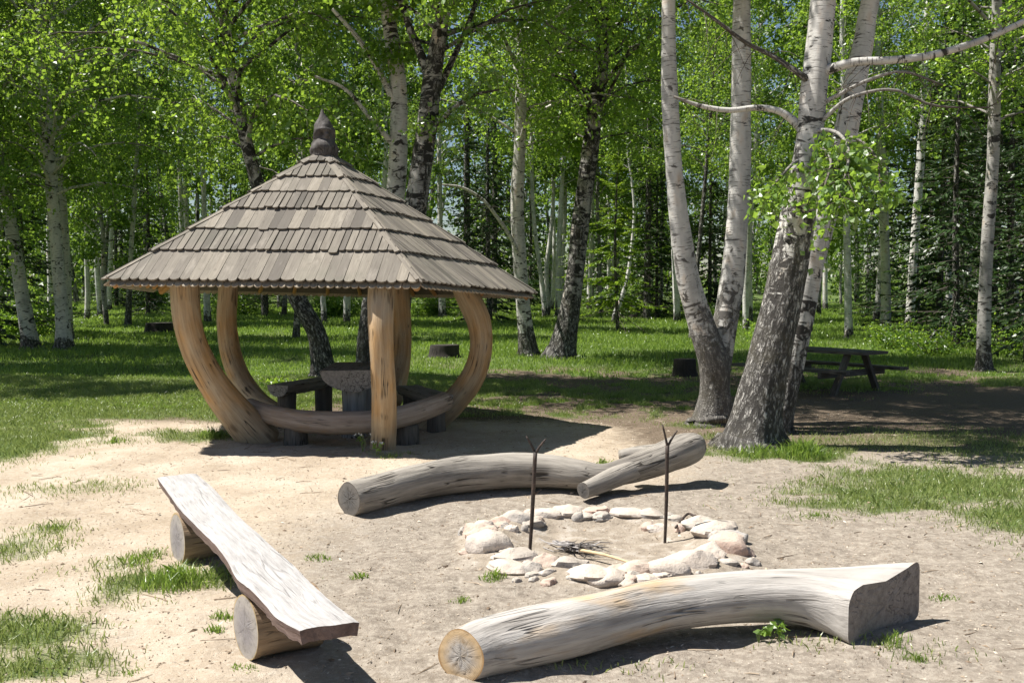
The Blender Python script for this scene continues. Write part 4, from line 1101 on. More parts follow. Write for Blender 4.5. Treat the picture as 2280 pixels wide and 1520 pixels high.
# ring beams between post heads, hip rafters
heads = [at(851, 618, 10.15), at(1025, 618, 11.9), at(886, 612, 13.6), at(510, 612, 13.1), at(412, 612, 10.75)]
for i in range(5):
    a_, b_ = heads[i].copy(), heads[(i + 1) % 5].copy()
    a_[2] = b_[2] = 1.83
    V, F, pt, e = tube([np.append(a_, .07), np.append((a_ + b_) / 2 + [0, 0, .015], .065), np.append(b_, .07)], 12, 12, .03, 20 + i)
    mb = MB(); mb.add(V, F, pt); mb.build('ring_beam', M['rafter'], gaz, True, GO)
for i in range(5):
    c0 = corners[i]; d = apex - c0
    s0 = c0 + d * .015 - np.array([0, 0, .085]); s1 = c0 + d * .95 - np.array([0, 0, .12])
    V, F, pt, e = tube([np.append(s0, .038), np.append((s0 + s1) / 2, .05), np.append(s1, .04)], 12, 10, .03, 30 + i)
    mb = MB(); mb.add(V, F, pt); mb.build('rafter', M['rafter'], gaz, True, GO)
# short common rafters showing their tails along the eaves
for i in range(5):
    p, q = corners[i], corners[(i + 1) % 5]
    for t in np.linspace(.1, .9, 6):
        s0 = p + (q - p) * t; s0 = s0 + (apex - s0) * .03 - np.array([0, 0, .075]); s1 = s0 + (apex - s0) * .5 - np.array([0, 0, .02])
        V, F, pt, e = tube([np.append(s0, .026), np.append((s0 + s1) / 2, .028), np.append(s1, .028)], 6, 8, .03, 40 + i)
        mb = MB(); mb.add(V, F, pt); mb.build('rafter', M['rafter'], gaz, True, GO)

# carved finial: bearded head in a pointed hat
nz, nk = 60, 36
fz = np.linspace(0, .60, nz)
prof = np.interp(fz, [0, .05, .12, .19, .24, .275, .31, .35, .40, .45, .50, .54, .575, .60], [.135, .158, .163, .146, .112, .104, .120, .124, .110, .080, .050, .030, .016, .004])
lean = np.interp(fz, [0, .3, .45, .60], [0, 0, -.006, -.022])
A_, Z_ = np.meshgrid(np.arange(nk) * 2 * PI / nk, fz)
Rr = np.repeat(prof[:, None], nk, 1)
fd = camdir + .25
da = np.angle(np.exp(1j * (A_ - fd)))
g_ = lambda a0, z0, sa, sz: np.exp(-((da - a0) / sa) ** 2 - ((Z_ - z0) / sz) ** 2)
Rr = Rr + .06 * g_(0, .285, .2, .035) - .042 * g_(.42, .305, .22, .024) - .042 * g_(-.42, .305, .22, .024) + .022 * g_(.45, .345, .4, .02) + .022 * g_(-.45, .345, .4, .02)
Rr = Rr - .02 * g_(0, .235, .5, .012) + .035 * g_(0, .15, .6, .05) + .03 * g_(1.55, .27, .3, .04) + .03 * g_(-1.55, .27, .3, .04)
Rr = Rr * (1 + .035 * np.sin(A_ * 9 + Z_ * 30) * (Z_ < .24) + .05 * np.sin(A_ * 5 + Z_ * 21) + .04 * np.sin(A_ * 3 - Z_ * 37 + 1))
az0 = apex[2] - .10
Vf = np.stack([apex[0] + lean[:, None] + np.cos(A_) * Rr, apex[1] + np.sin(A_) * Rr, az0 + Z_], -1).reshape(-1, 3)
tcf = np.stack([np.cos(A_) * Rr, np.sin(A_) * Rr, Z_], -1).reshape(-1, 3)
i_ = np.arange(nz - 1)[:, None] * nk; j_ = np.arange(nk)[None]; j2 = (j_ + 1) % nk
Ff = [tuple(f) for f in np.stack([i_ + j_, i_ + j2, i_ + nk + j2, i_ + nk + j_], -1).reshape(-1, 4)] + [tuple(range(nk - 1, -1, -1)), tuple(range((nz - 1) * nk, nz * nk))]
fo = build('finial', Vf - GO, Ff, M['finial'], gaz, {'tc': tcf})
fo['label'] = 'dark carved wooden head with a pointed hat'

# front seat log and its blocks
Ps = [np.append(at(px, py, Y), w * .5 / FPX * Y) for px, py, Y, w in
      [(556, 905, 11.35, 40), (600, 922, 11.1, 44), (670, 937, 10.85, 49), (750, 941, 10.72, 52), (830, 938, 10.72, 52), (900, 925, 10.85, 50), (955, 908, 11.1, 47), (992, 893, 11.4, 42)]]
V, F, pt, e = tube(Ps, 40, 22, .04, 61, lump=.05); mb = MB(); mb.add(V, F, pt); mb.build('seat_log', M['seat'], gaz, True, GO)
for px, Y in ((655, 10.95), (905, 10.95)):
    b = on_ground(px, Y)
    V, F, pt, e = tube([(b[0], b[1], b[2] - .05, .14), (b[0], b[1], .1, .13), (b[0], b[1], .2, .125)], 6, 16, .04, int(px)); mb = MB(); mb.add(V, F, pt)
    mb.build('support_block', M['dark_wood'], gaz, True, GO)

def half_log(p0, p1, w, th, seed, name, mat, parent, off, endmat=None):
    """half-round log, flat side up, from p0 to p1 (top centre line)"""
    p0, p1 = np.asarray(p0, float), np.asarray(p1, float)
    d = p1 - p0; L = np.linalg.norm(d); d /= L; s = np.array([d[1], -d[0], 0]); s /= np.linalg.norm(s); up = np.cross(s, d)
    if up[2] < 0: up = -up
    R_ = np.random.default_rng(seed)
    n, k = 14, 16
    sec = [(-1, 0)] + [(-math.cos(t), -math.sin(t)) for t in np.linspace(.12, PI - .12, k - 6)] + [(1, 0), (.5, .012), (0, .02), (-.5, .012)]
    k = len(sec); V = []; tc = []
    wob = R_.normal(0, .012, (n, k, 2))
    for i in range(n):
        c_ = p0 + d * L * i / (n - 1)
        for j, (a_, b_) in enumerate(sec):
            uu = a_ * w / 2 * (1 + wob[i, j, 0]); vv = b_ * th * (1 + wob[i, j, 1]) + (R_.normal(0, .002))
            V.append(c_ + s * uu + up * vv); tc.append((uu, vv, L * i / (n - 1)))
    F = []
    for i in range(n - 1):
        for j in range(k):
            F.append((i * k + j, i * k + (j + 1) % k, (i + 1) * k + (j + 1) % k, (i + 1) * k + j))
    F.append(tuple(range(k - 1, -1, -1))); F.append(tuple(range((n - 1) * k, n * k)))
    mb = MB(); mb.add(np.array(V), F, {'tc': np.array(tc)})
    ob = mb.build(name, mat, parent, False, off)
    return ob

# table inside
tp = at(785, 825, 11.3); tq = np.array([tp[0] - .05, tp[1] + 1.25, tp[2]])
tb = empty('log_table', (tp[0], tp[1] + .6, 0), 'thick half-log table with cracked end under the gazebo roof', 'table')
to = np.array(tb.location)
half_log(tp, tq, .74, .24, 71, 'tabletop', M['table_wood'], tb, to)
for dy in (.2, 1.0):
    V, F, pt, e = tube([(tp[0] - .02, tp[1] + dy, -.06, .15), (tp[0] - .02, tp[1] + dy, .15, .13), (tp[0] - .02, tp[1] + dy, tp[2] - .16, .14)], 8, 16, .04, 72); mb = MB(); mb.add(V, F, pt)
    mb.build('leg', M['table_wood'], tb, True, to)
# benches inside
def inner_bench(pA, pB, w, th, seed, label):
    e_ = empty('log_bench', ((pA[0] + pB[0]) / 2, (pA[1] + pB[1]) / 2, 0), label, 'bench', 'half-log benches in the gazebo'); of = np.array(e_.location)
    half_log(pA, pB, w, th, seed, 'seat', M['table_wood'], e_, of)
    for t in (.16, .84):
        c_ = pA + (pB - pA) * t
        V, F, pt, e = tube([(c_[0], c_[1], -.05, .12), (c_[0], c_[1], .1, .11), (c_[0], c_[1], c_[2] - th * .75, .115)], 6, 14, .04, seed + 1); mb = MB(); mb.add(V, F, pt)
        mb.build('leg', M['dark_wood'], e_, True, of)
inner_bench(at(618, 858, 12.0), at(738, 838, 13.1), .3, .14, 81, 'half-log bench left of the table with a pale cut end')
inner_bench(at(905, 858, 12.55), at(985, 880, 11.75), .3, .14, 82, 'half-log bench right of the table behind the front post')

# ------------------------------------------------------------------ plank bench
zt = .35
eL = [(350, 1062), (372, 1092), (402, 1133), (440, 1172), (478, 1208), (507, 1248), (527, 1284), (560, 1312), (590, 1342), (615, 1372), (667, 1400)]
eR = [(437, 1052), (472, 1082), (505, 1118), (540, 1155), (578, 1188), (615, 1222), (655, 1257), (690, 1292), (722, 1322), (760, 1352), (800, 1383)]
bn = 61
def resample(pts, z):
    P = np.array([gnd(px, py, z) for px, py in pts]); return catmull(P, bn)
Lc, Rc = resample(eL, zt), resample(eR, zt)
bc = (Lc.mean(0) + Rc.mean(0)) / 2
bench = empty('plank_bench', (bc[0], bc[1], 0), 'bleached plank bench resting on two short logs in the foreground', 'bench')
bo = np.array(bench.location)
R_ = np.random.default_rng(9)
cols = 11
V = []; tc = []
for i in range(bn):
    for j in range(cols):
        f = j / (cols - 1)
        p = Lc[i] * (1 - f) + Rc[i] * f
        p = p + np.array([0, 0, .0012 * math.sin(i * .5 + j) + R_.normal(0, .0007) - .006 * (abs(f - .5) * 2) ** 6])
        V.append(p); tc.append((f * .24, 0, np.linalg.norm(Lc[i] - Lc[0])))
V = np.array(V); tc = np.array(tc)
th = .055
Vb = V.reshape(bn, cols, 3).copy(); sl = np.linspace(0, 1, cols)[None, :, None]
inw = (Rc - Lc)[:, None, :] * np.where(np.arange(cols)[None, :, None] < cols / 2, .04, -.05)
Vb = Vb + inw - np.array([0, 0, th])
Vb += np.random.default_rng(3).normal(0, .002, Vb.shape)
Vb = Vb.reshape(-1, 3)
n0 = bn * cols
F = []; mi = []
for i in range(bn - 1):
    for j in range(cols - 1):
        a_ = i * cols + j; F.append((a_, a_ + 1, a_ + cols + 1, a_ + cols)); mi.append(0)
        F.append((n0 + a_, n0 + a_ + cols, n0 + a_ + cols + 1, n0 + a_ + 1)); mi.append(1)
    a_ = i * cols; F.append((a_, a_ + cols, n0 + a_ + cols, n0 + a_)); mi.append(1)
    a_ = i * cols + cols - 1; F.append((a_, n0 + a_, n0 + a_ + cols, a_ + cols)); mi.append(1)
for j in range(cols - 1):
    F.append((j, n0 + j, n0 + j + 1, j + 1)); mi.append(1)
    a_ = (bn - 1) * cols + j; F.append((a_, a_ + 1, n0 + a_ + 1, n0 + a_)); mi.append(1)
tcb = tc.copy(); tcb[:, 1] = -.05
Vall = np.concatenate([V, Vb])
ctr = Vall.mean(0)
pl = build('plank', Vall - bo, F, [M['plank'], M['plank_edge']], bench, {'tc': np.concatenate([tc, tcb])}, None, False, mi)
def support(px, pyb, r, L, seed, dirv=(.86, .51)):
    b = gnd(px, pyb); d = np.array([*dirv, 0.]); d /= np.linalg.norm(d)
    p0 = np.array([b[0], b[1] + .02, r - .02])
    P = [np.append(p0 + d * L * t, r * (1 + .03 * math.sin(5 * t + seed))) for t in np.linspace(0, 1, 5)]
    V, F, pt, e = tube(P, 16, 26, .025, seed, caps=(False, False))
    mb = MB(); mb.add(V, F, pt); o_ = mb.build('support_log', M['log_bark'], bench, True, bo)
    for k in (0, 1):
        V, F, pt = endcap(e[k], e[2 + k], e[4 + k], 7, .004, seed + k); mb = MB(); mb.add(V, F, pt); mb.build('cut_end', M['end_support'], o_, True, bo)
support(545, 1462, .150, .34, 3, (.80, .60)); support(393, 1249, .155, .34, 8, (.82, .57))

# ------------------------------------------------------------------ seat logs by the fire
def rest(P):
    return [np.asarray(p, float) for p in P]
def logpt(px, Y, z, r): x_ = (px - W_ / 2) / FPX * Y; return (x_, Y, z, r)
lg = empty('seat_log', (0.1, 8.6, 0), 'grey curved log lying behind the fire ring with a branch stub', 'log', 'logs laid as seats round the fire')
lo_ = np.array(lg.location)
P = [logpt(773, 7.42, .125, .128), logpt(835, 7.62, .135, .133), logpt(900, 7.85, .15, .138), logpt(1005, 8.15, .165, .142), logpt(1120, 8.33, .175, .146), logpt(1215, 8.35, .17, .145), logpt(1290, 8.28, .15, .125),
     logpt(1345, 8.25, .145, .098), logpt(1400, 8.3, .18, .108), logpt(1450, 8.4, .225, .125), logpt(1505, 8.55, .28, .14), logpt(1540, 8.66, .315, .135), logpt(1556, 8.72, .33, .10)]
V, F, pt, e = tube(P, 110, 36, .065, 15, lump=.2, caps=(False, True)); mb = MB(); mb.add(V, F, pt); body = mb.build('log_body', M['grey_log'], lg, True, lo_)
V, F, pt = endcap(e[0], e[2], e[4], 8, .003, 4); mb = MB(); mb.add(V, F, pt); mb.build('cut_end', M['end_grey'], lg, True, lo_)
# stubs
P = [logpt(1425, 8.34, .20, .098), logpt(1375, 8.2, .15, .088), logpt(1335, 8.08, .108, .078), logpt(1300, 7.96, .08, .068)]
V, F, pt, e = tube(P, 22, 22, .07, 17, caps=(False, False)); mb = MB(); mb.add(V, F, pt); sb = mb.build('branch_stub', M['grey_log'], lg, True, lo_)
V, F, pt = endcap(e[1], e[3], e[5], 5, .002, 5); mb = MB(); mb.add(V, F, pt); mb.build('cut_end', M['end_grey'], sb, True, lo_)
P = [logpt(1470, 8.5, .30, .075), logpt(1420, 8.52, .29, .06), logpt(1382, 8.5, .27, .05)]
V, F, pt, e = tube(P, 12, 16, .06, 18, caps=(False, True)); mb = MB(); mb.add(V, F, pt); mb.build('branch_stub', M['grey_log'], lg, True, lo_)

nl_ = empty('seat_log', (.8, 4.75, 0), 'bleached curved log with a wide sawn flare in the foreground', 'log', 'logs laid as seats round the fire')
no_ = np.array(nl_.location)
P = [logpt(1024, 4.27, .108, .112), logpt(1080, 4.35, .118, .122), logpt(1155, 4.42, .128, .130), logpt(1245, 4.50, .138, .134), logpt(1350, 4.62, .148, .130), logpt(1450, 4.76, .155, .126), logpt(1560, 4.86, .162, .123),
     logpt(1680, 4.92, .165, .124), logpt(1790, 4.92, .162, .128), logpt(1890, 4.89, .150, .132), logpt(1984, 4.875, .142, .135)]
NR, k = 120, 44
V, F, pt, e = tube(P, NR, k, .055, 25, lump=.17, caps=(False, False))
# the root flare: the section widens into a broad sawn slab standing across the log
e1 = np.array([.773, .634, 0.]); nrm = np.array([.634, -.773, 0.]); cend = np.array([1.84, 4.875, .135])
Vr = V.reshape(NR, k, 3); cen_ = Vr.mean(1)
aa = np.arange(k) * 2 * PI / k
sg = lambda v, p_: np.sign(v) * np.abs(v) ** p_
uu = -sg(np.sin(aa), .24) * .325; vv = sg(np.cos(aa), .27) * .137
f_ = (uu + .325) / .65
vv = np.where(vv > 0, vv * (1 + np.interp(f_, [0, .06, .2, .4, .62, .85, 1], [-.30, -.02, .06, -.10, -.10, .16, .38])), vv)
target = cend + uu[:, None] * e1 + vv[:, None] * np.array([0, 0, 1.])
cut_n = np.array([-.52, -.85, .05]); c00 = cen_[0]
for i in range(12):
    w_ = (1 - i / 12.) ** 1.3
    ax_ = cen_[4] - cen_[0]; ax_ = ax_ / np.linalg.norm(ax_)
    Vr[i] = Vr[i] + (w_ * (-(Vr[0] - c00) @ cut_n / (ax_ @ cut_n)))[:, None] * ax_ if i else Vr[i]
Vr[0] = Vr[0] + (-(Vr[0] - c00) @ cut_n / (ax_ @ cut_n))[:, None] * ax_
n0_ = NR - 34
for i in range(n0_, NR):
    u_ = (i - n0_) / 33.
    w_ = .9 * (u_ * u_ * (3 - 2 * u_)) ** 1.25 + .1 * u_ ** 8
    back = (1 - u_) * .46
    tg = target - nrm * back * .55 - np.array([1.0, 0, 0]) * back * .45
    Vr[i] = Vr[i] * (1 - w_) + tg * w_
Vr[NR - 1] = target
V = Vr.reshape(-1, 3)
mb = MB(); mb.add(V, F, pt); mb.build('log_body', M['pale_log'], nl_, True, no_)
V2, F2, pt2 = endcap(Vr[0].copy(), None, cut_n, 9, .004, 6); mb = MB(); mb.add(V2, F2, pt2); mb.build('cut_end', M['end_pale'], nl_, True, no_)
V2, F2, pt2 = endcap(Vr[NR - 1].copy(), None, nrm, 8, .002, 7); mb = MB(); mb.add(V2, F2, pt2); sf = mb.build('sawn_face', M['flare'], nl_, False, no_)
sf['label'] = 'dark flat sawn face of the flared end'
# torn branch scar on top of the log
kc = at(1762, 1322, 4.84)
P = [np.append(kc + [.02, .06, -.06], .045), np.append(kc + [0, .015, -.012], .040), np.append(kc + [-.008, 0, .004], .030)]
V, F, pt, e = tube(P, 8, 16, .2, 27, caps=(False, True)); mb = MB(); mb.add(V, F, pt); mb.build('knot', M['grey_log'], nl_, True, no_)

# ------------------------------------------------------------------ forked rods
def rod(px, py, top, prongs, label, twig=None, seed=0):
    b = gnd(px, py); Y = b[1]
    o = empty('forked_rod', (b[0], Y, float(terrain(b[0], Y))), label, 'forked rod', 'iron forks over the fire')
    of = np.array(o.location)
    tp_ = at(*top, Y)
    V, F, pt, e = tube([np.append(b - [0, 0, .06], .010), np.append(b * .6 + tp_ * .4 + [.004, 0, 0], .0125), np.append(tp_, .0135)], 16, 10, .06, seed)
    mb = MB(); mb.add(V, F, pt); mb.build('shaft', M['iron'], o, True, of)
    for q in prongs:
        qp = at(*q, Y)
        V, F, pt, e = tube([np.append(tp_ - [0, 0, .01], .009), np.append(tp_ * .55 + qp * .45, .0075), np.append(qp, .005)], 8, 8, .05, seed + 1)
        mb = MB(); mb.add(V, F, pt); mb.build('prong', M['iron'], o, True, of)
    if twig:
        a_, b_ = at(*twig[0], Y), at(*twig[1], Y)
        V, F, pt, e = tube([np.append(a_, .010), np.append((a_ + b_) / 2, .008), np.append(b_, .004)], 6, 8, .05, seed + 2)
        mb = MB(); mb.add(V, F, pt); mb.build('spur', M['iron'], o, True, of)
rod(1178, 1232, (1192, 1006), [(1172, 971), (1215, 977)], 'left forked iron rod with a small spur, standing in the fire ring', ((1186, 1102), (1206, 1088)), 1)
rod(1480, 1200, (1486, 991), [(1475, 945), (1508, 958)], 'right forked iron rod standing in the fire ring', None, 2)

# ------------------------------------------------------------------ fire ring stones
def stone(px, py, w, h, mat, label, seed, dep=.8, group='stones of the fire ring', yaw=None, zc=.0):
    R_ = np.random.default_rng(seed)
    b = gnd(px, py); Y = b[1]; wm = w / FPX * Y / 2; hm = h / FPX * Y * .75
    n, k = 14, 22
    th = np.linspace(0, PI, n); ph = np.arange(k) * 2 * PI / k
    TH, PH = np.meshgrid(th, ph, indexing='ij')
    D = np.stack([np.sin(TH) * np.cos(PH), np.sin(TH) * np.sin(PH), np.cos(TH)], -1)
    r = np.ones(TH.shape)
    for q in range(11):   # broken facets
        a_ = R_.normal(0, 1, 3); a_ /= np.linalg.norm(a_); c_ = R_.uniform(.68, .95)
        r = np.minimum(r, c_ / np.maximum(.2, D @ a_)) if True else r
    for q in range(5):
        a_ = R_.normal(0, 2.6, 3); r = r * (1 + .035 * np.sin(D @ a_ * 2 + R_.uniform(0, 6)))
    V = D * r[..., None] * np.array([wm * 1.36, wm * 1.25 * dep, hm * .74])
    yw = R_.uniform(-.5, .5) if yaw is None else yaw
    c_, s_ = math.cos(yw), math.sin(yw)
    V = np.stack([V[..., 0] * c_ - V[..., 1] * s_, V[..., 0] * s_ + V[..., 1] * c_, V[..., 2]], -1)
    V = V.reshape(-1, 3)
    i = np.arange(n - 1)[:, None] * k; j = np.arange(k)[None]; j2 = (j + 1) % k
    F = [tuple(f) for f in np.stack([i + j, i + k + j, i + k + j2, i + j2], -1).reshape(-1, 4)]
    o = build('stone', V, F, M[mat], None, None, None, True)
    o.location = (b[0], Y, float(terrain(b[0], Y)) + zc)
    try:
        o.data.set_sharp_from_angle(angle=.6)
    except Exception: pass
    return tag(o, label, 'stone', group)
ST = [(1068, 1208, 66, 46, 'stone_pink', 'orange-pink stone at the left end of the fire ring'), (1088, 1240, 92, 62, 'stone_white', 'large whitish stone at the left front of the fire ring'),
      (1128, 1280, 76, 44, 'stone_white', 'low whitish stone below the grey slab, beside the grass tuft'), (1150, 1256, 92, 40, 'stone_grey', 'grey tilted slab at the foot of the left forked rod'),
      (1182, 1286, 40, 42, 'stone_grey', 'small upright grey block in front of the grey slab'), (1214, 1272, 56, 50, 'stone_pink', 'pale pink stone between grey slab and round boulder'),
      (1266, 1268, 92, 64, 'stone_grey', 'rounded grey boulder at the front of the ring beside the burnt twigs'), (1316, 1300, 84, 40, 'stone_white', 'long low white stone right of the rounded grey boulder'),
      (1376, 1282, 46, 40, 'stone_red', 'brick-red block at the front of the fire ring'), (1352, 1304, 74, 40, 'stone_white', 'whitish stone below the brick-red block'),
      (1420, 1292, 70, 44, 'stone_pink', 'pinkish stone right of the brick-red block'), (1478, 1290, 84, 50, 'stone_white', 'whitish stone behind the middle of the bleached log'),
      (1440, 1306, 60, 30, 'stone_white', 'low white stone touching the bleached log'), (1536, 1274, 92, 60, 'stone_white', 'broad whitish stone at the right front of the ring'), (1580, 1248, 84, 60, 'stone_white', 'whitish stone left of the brown-ended boulder'),
      (1616, 1240, 82, 72, 'stone_pink', 'big boulder with brown broken end at the right of the ring'), (1596, 1206, 84, 50, 'stone_white', 'whitish stone beside the short wood chunk'),
      (1556, 1188, 70, 36, 'stone_grey', 'flat grey stone under the bent iron strip'), (1500, 1172, 34, 26, 'stone_grey', 'small dark stone behind the right forked rod'),
      (1400, 1160, 74, 28, 'stone_white', 'pale flat stone at the back of the ring, left of the right rod'), (1450, 1164, 56, 26, 'stone_grey', 'pale grey stone at the back, nearest the right rod'),
      (1326, 1160, 58, 30, 'stone_red', 'speckled reddish stone in the middle of the ring back'), (1266, 1160, 74, 34, 'stone_white', 'white stone at the back of the ring behind the burnt twigs'),
      (1210, 1164, 70, 34, 'stone_white', 'white stone at the back right beside the left forked rod'), (1150, 1176, 64, 36, 'stone_grey', 'greyish stone at the back, left of the left forked rod'),
      (1110, 1184, 52, 34, 'stone_red', 'reddish stone at the back left of the fire ring'), (1078, 1190, 44, 30, 'stone_white', 'small white stone at the back left corner of the ring')]
for k, (px, py, w, h, m, label) in enumerate(ST):
    stone(px, py - 4, w, h, m, label, 900 + k)

R_ = np.random.default_rng(404)
for k in range(64):
    a_ = R_.uniform(0, 2 * PI); rr_ = R_.uniform(.66, .98)
    x_, y_ = FIRE[0] + math.cos(a_) * rr_, FIRE[1] + math.sin(a_) * rr_
    px_ = W_ / 2 + x_ / y_ * FPX; py_ = HORIZ + CAMH * FPX / y_
    stone(px_, py_, R_.uniform(16, 42), R_.uniform(14, 32), ['stone_white', 'stone_grey', 'stone_pink', 'stone_grey'][k % 4], 'small piece of rubble wedged between the larger stones of the fire ring', 2000 + k, group='rubble between the fire ring stones')

# things lying in and on the ring
b = gnd(1640, 1215)
P = [(b[0] - .10, b[1] + .03, .055, .04), (b[0] - .02, b[1] + .01, .06, .042), (b[0] + .06, b[1] - .03, .05, .036)]
V, F, pt, e = tube(P, 10, 14, .08, 5); o = build('wood_chunk', V - b, F, M['pale_log'], None, pt); o.location = b
tag(o, 'short pale wood chunk lying at the right of the fire ring', 'wood')
P = [gnd(1504, 1190) + [0, 0, .05], gnd(1530, 1170) + [0, 0, .085], gnd(1545, 1174) + [0, 0, .085], gnd(1562, 1172) + [0, 0, .075]]
V, F, pt, e = tube([np.append(p, .009) for p in P], 16, 8, .1, 6); o = build('iron_strip', V - P[1], F, M['iron'], None, pt); o.location = P[1]
tag(o, 'bent dark iron strip lying on the flat grey stone', 'iron strip')
R_ = np.random.default_rng(31)
c = gnd(1272, 1222); parts = []
pth = []
for q in range(60):
    a_ = R_.normal(-.35, .5); l = R_.uniform(.04, .11)
    p0 = c + [R_.normal(0, .075), R_.normal(0, .035), R_.uniform(.0, .035)]
    d = np.array([math.cos(a_), math.sin(a_), R_.normal(.05, .18)])
    pth.append([p0 - d * l, p0 + R_.normal(0, .008, 3), p0 + d * l])
V, F, pt = small_tubes(np.array(pth), np.tile(np.array([.004, .0045, .002]), (60, 1)), 4)
V[:, 2] = np.maximum(V[:, 2], -.012)
o = build('twig_heap', V - c, F, [M['ash_twig'], M['charred']], None, None, None, False, np.arange(len(F)) % 8 // 6); o.location = c
tag(o, 'heap of grey burnt twigs in the middle of the fire ring', 'twigs')
p0, p1 = gnd(1290, 1234) + [0, 0, .03], gnd(1412, 1262) + [0, 0, .02]
V, F, pt, e = tube([np.append(p0, .011), np.append((p0 + p1) / 2 + [0, .008, .008], .010), np.append(p1, .006)], 14, 8, .08, 8); o = build('stick', V - p0, F, M['straw'], None, pt); o.location = p0
tag(o, 'pale straight stick lying beside the burnt twigs', 'stick')

# ------------------------------------------------------------------ picnic table in the shade
def board(mb, c, ax, L, w, th, seed=0):
    ax = np.asarray(ax, float); ax /= np.linalg.norm(ax); s = np.cross([0, 0, 1.], ax); s /= np.linalg.norm(s); up = np.cross(ax, s)
    c = np.asarray(c, float); n = 7
    V = []; tc = []
    for i in range(n):
        t = (i / (n - 1) - .5) * L
        for a_, b_ in ((-.5, -.5), (.5, -.5), (.5, .5), (-.5, .5)):
            V.append(c + ax * t + s * (a_ * w + .003 * math.sin(i * 2 + seed)) + up * (b_ * th + .003 * math.sin(i + seed))); tc.append((a_ * w + seed, b_ * th, t))
    F = []
    for i in range(n - 1):
        for j in range(4): F.append((i * 4 + j, i * 4 + (j + 1) % 4, i * 4 + 4 + (j + 1) % 4, i * 4 + 4 + j))
    F += [(3, 2, 1, 0), tuple((n - 1) * 4 + j for j in range(4))]
    mb.add(np.array(V), F, {'tc': np.array(tc)})
def strut(mb, p, q, w, th, side):
    p, q = np.asarray(p, float), np.asarray(q, float); d = q - p; L = np.linalg.norm(d); d /= L
    s = np.asarray(side, float); s = s - d * (s @ d); s /= np.linalg.norm(s); u_ = np.cross(d, s)
    V = []; tc = []
    for t in (0, .5, 1):
        for a_, b_ in ((-.5, -.5), (.5, -.5), (.5, .5), (-.5, .5)):
            V.append(p + d * L * t + s * a_ * w + u_ * b_ * th); tc.append((a_ * w, b_ * th, L * t))
    F = [(i * 4 + j, i * 4 + (j + 1) % 4, i * 4 + 4 + (j + 1) % 4, i * 4 + 4 + j) for i in (0, 1) for j in range(4)] + [(3, 2, 1, 0), (8, 9, 10, 11)]
    mb.add(np.array(V), F, {'tc': np.array(tc)})
tr = at(1950, 784, 15.6); tl_ = at(1705, 760, 17.3)
tzz = .68
tr[2] = tl_[2] = tzz
ax = tl_ - tr; TL = np.linalg.norm(ax); ax /= TL; sd = np.array([-ax[1], ax[0], 0])
cen = (tr + tl_) / 2
pt_e = empty('picnic_table', (cen[0], cen[1], 0), 'dark wooden picnic table with fixed benches in the shade at right', 'picnic table')
po = np.array(pt_e.location)
mb = MB()
for k in (-1.5, -.5, .5, 1.5): board(mb, cen + sd * k * .185, ax, TL + (.02 * k), .175, .045, k)
mb.build('tabletop', M['dark_wood'], pt_e, False, po)
for s_ in (-1, 1):
    mb = MB(); 
    for k in (-.5, .5): board(mb, cen + sd * (s_ * .72 + k * .13) - [0, 0, .27], ax, TL + .1, .12, .045, k + s_)
    mb.build('seat', M['dark_wood'], pt_e, False, po)
for e_ in (-1, 1):
    b = cen + ax * e_ * (TL / 2 - .35)
    for s_ in (-1, 1):
        mb = MB(); strut(mb, b + sd * s_ * .22 - [0, 0, .03], b + sd * s_ * .62 - [0, 0, tzz + .03], .1, .06, ax); mb.build('leg', M['dark_wood'], pt_e, False, po)
    mb = MB(); strut(mb, b + ax * .062 + sd * .86 - [0, 0, .335], b + ax * .062 - sd * .86 - [0, 0, .335], .055, .1, ax); mb.build('cross_beam', M['dark_wood'], pt_e, False, po)

# stumps in the glade
def stump(px, Y, r, h, label, seed, name='tree_stump'):
    b = on_ground(px, Y); o = empty(name, b, label, 'stump', 'stumps in the grass'); of = np.array(b)
    V, F, pt, e = tube([(b[0], b[1], b[2] - .06, r * 1.25), (b[0], b[1], b[2] + h * .35, r * 1.04), (b[0] + .01, b[1], b[2] + h * .8, r), (b[0] + .01, b[1], b[2] + h, r * .98)], 14, 24, .07, seed, caps=(False, False))
    pt['base'] = np.ones(len(V)); mb = MB(); mb.add(V, F, pt); mb.build('stump_body', M['stump_dark'], o, True, of)
    V, F, pt = endcap(e[1], e[3], e[5], 5, .01, seed); mb = MB(); mb.add(V, F, pt); mb.build('cut_top', M['stump_dark'], o, True, of)
stump(1525, 19.5, .22, .33, 'short dark stump left of the two-stemmed birch', 3)
stump(990, 23.5, .34, .30, 'wide dark stump in the grass behind the right gazebo post', 4)
stump(355, 33, .45, .35, 'low dark stump in the grass beyond the left eave', 5)
stump(1410, 42, .16, .22, 'tiny stump in the sunny grass of the middle glade', 6)

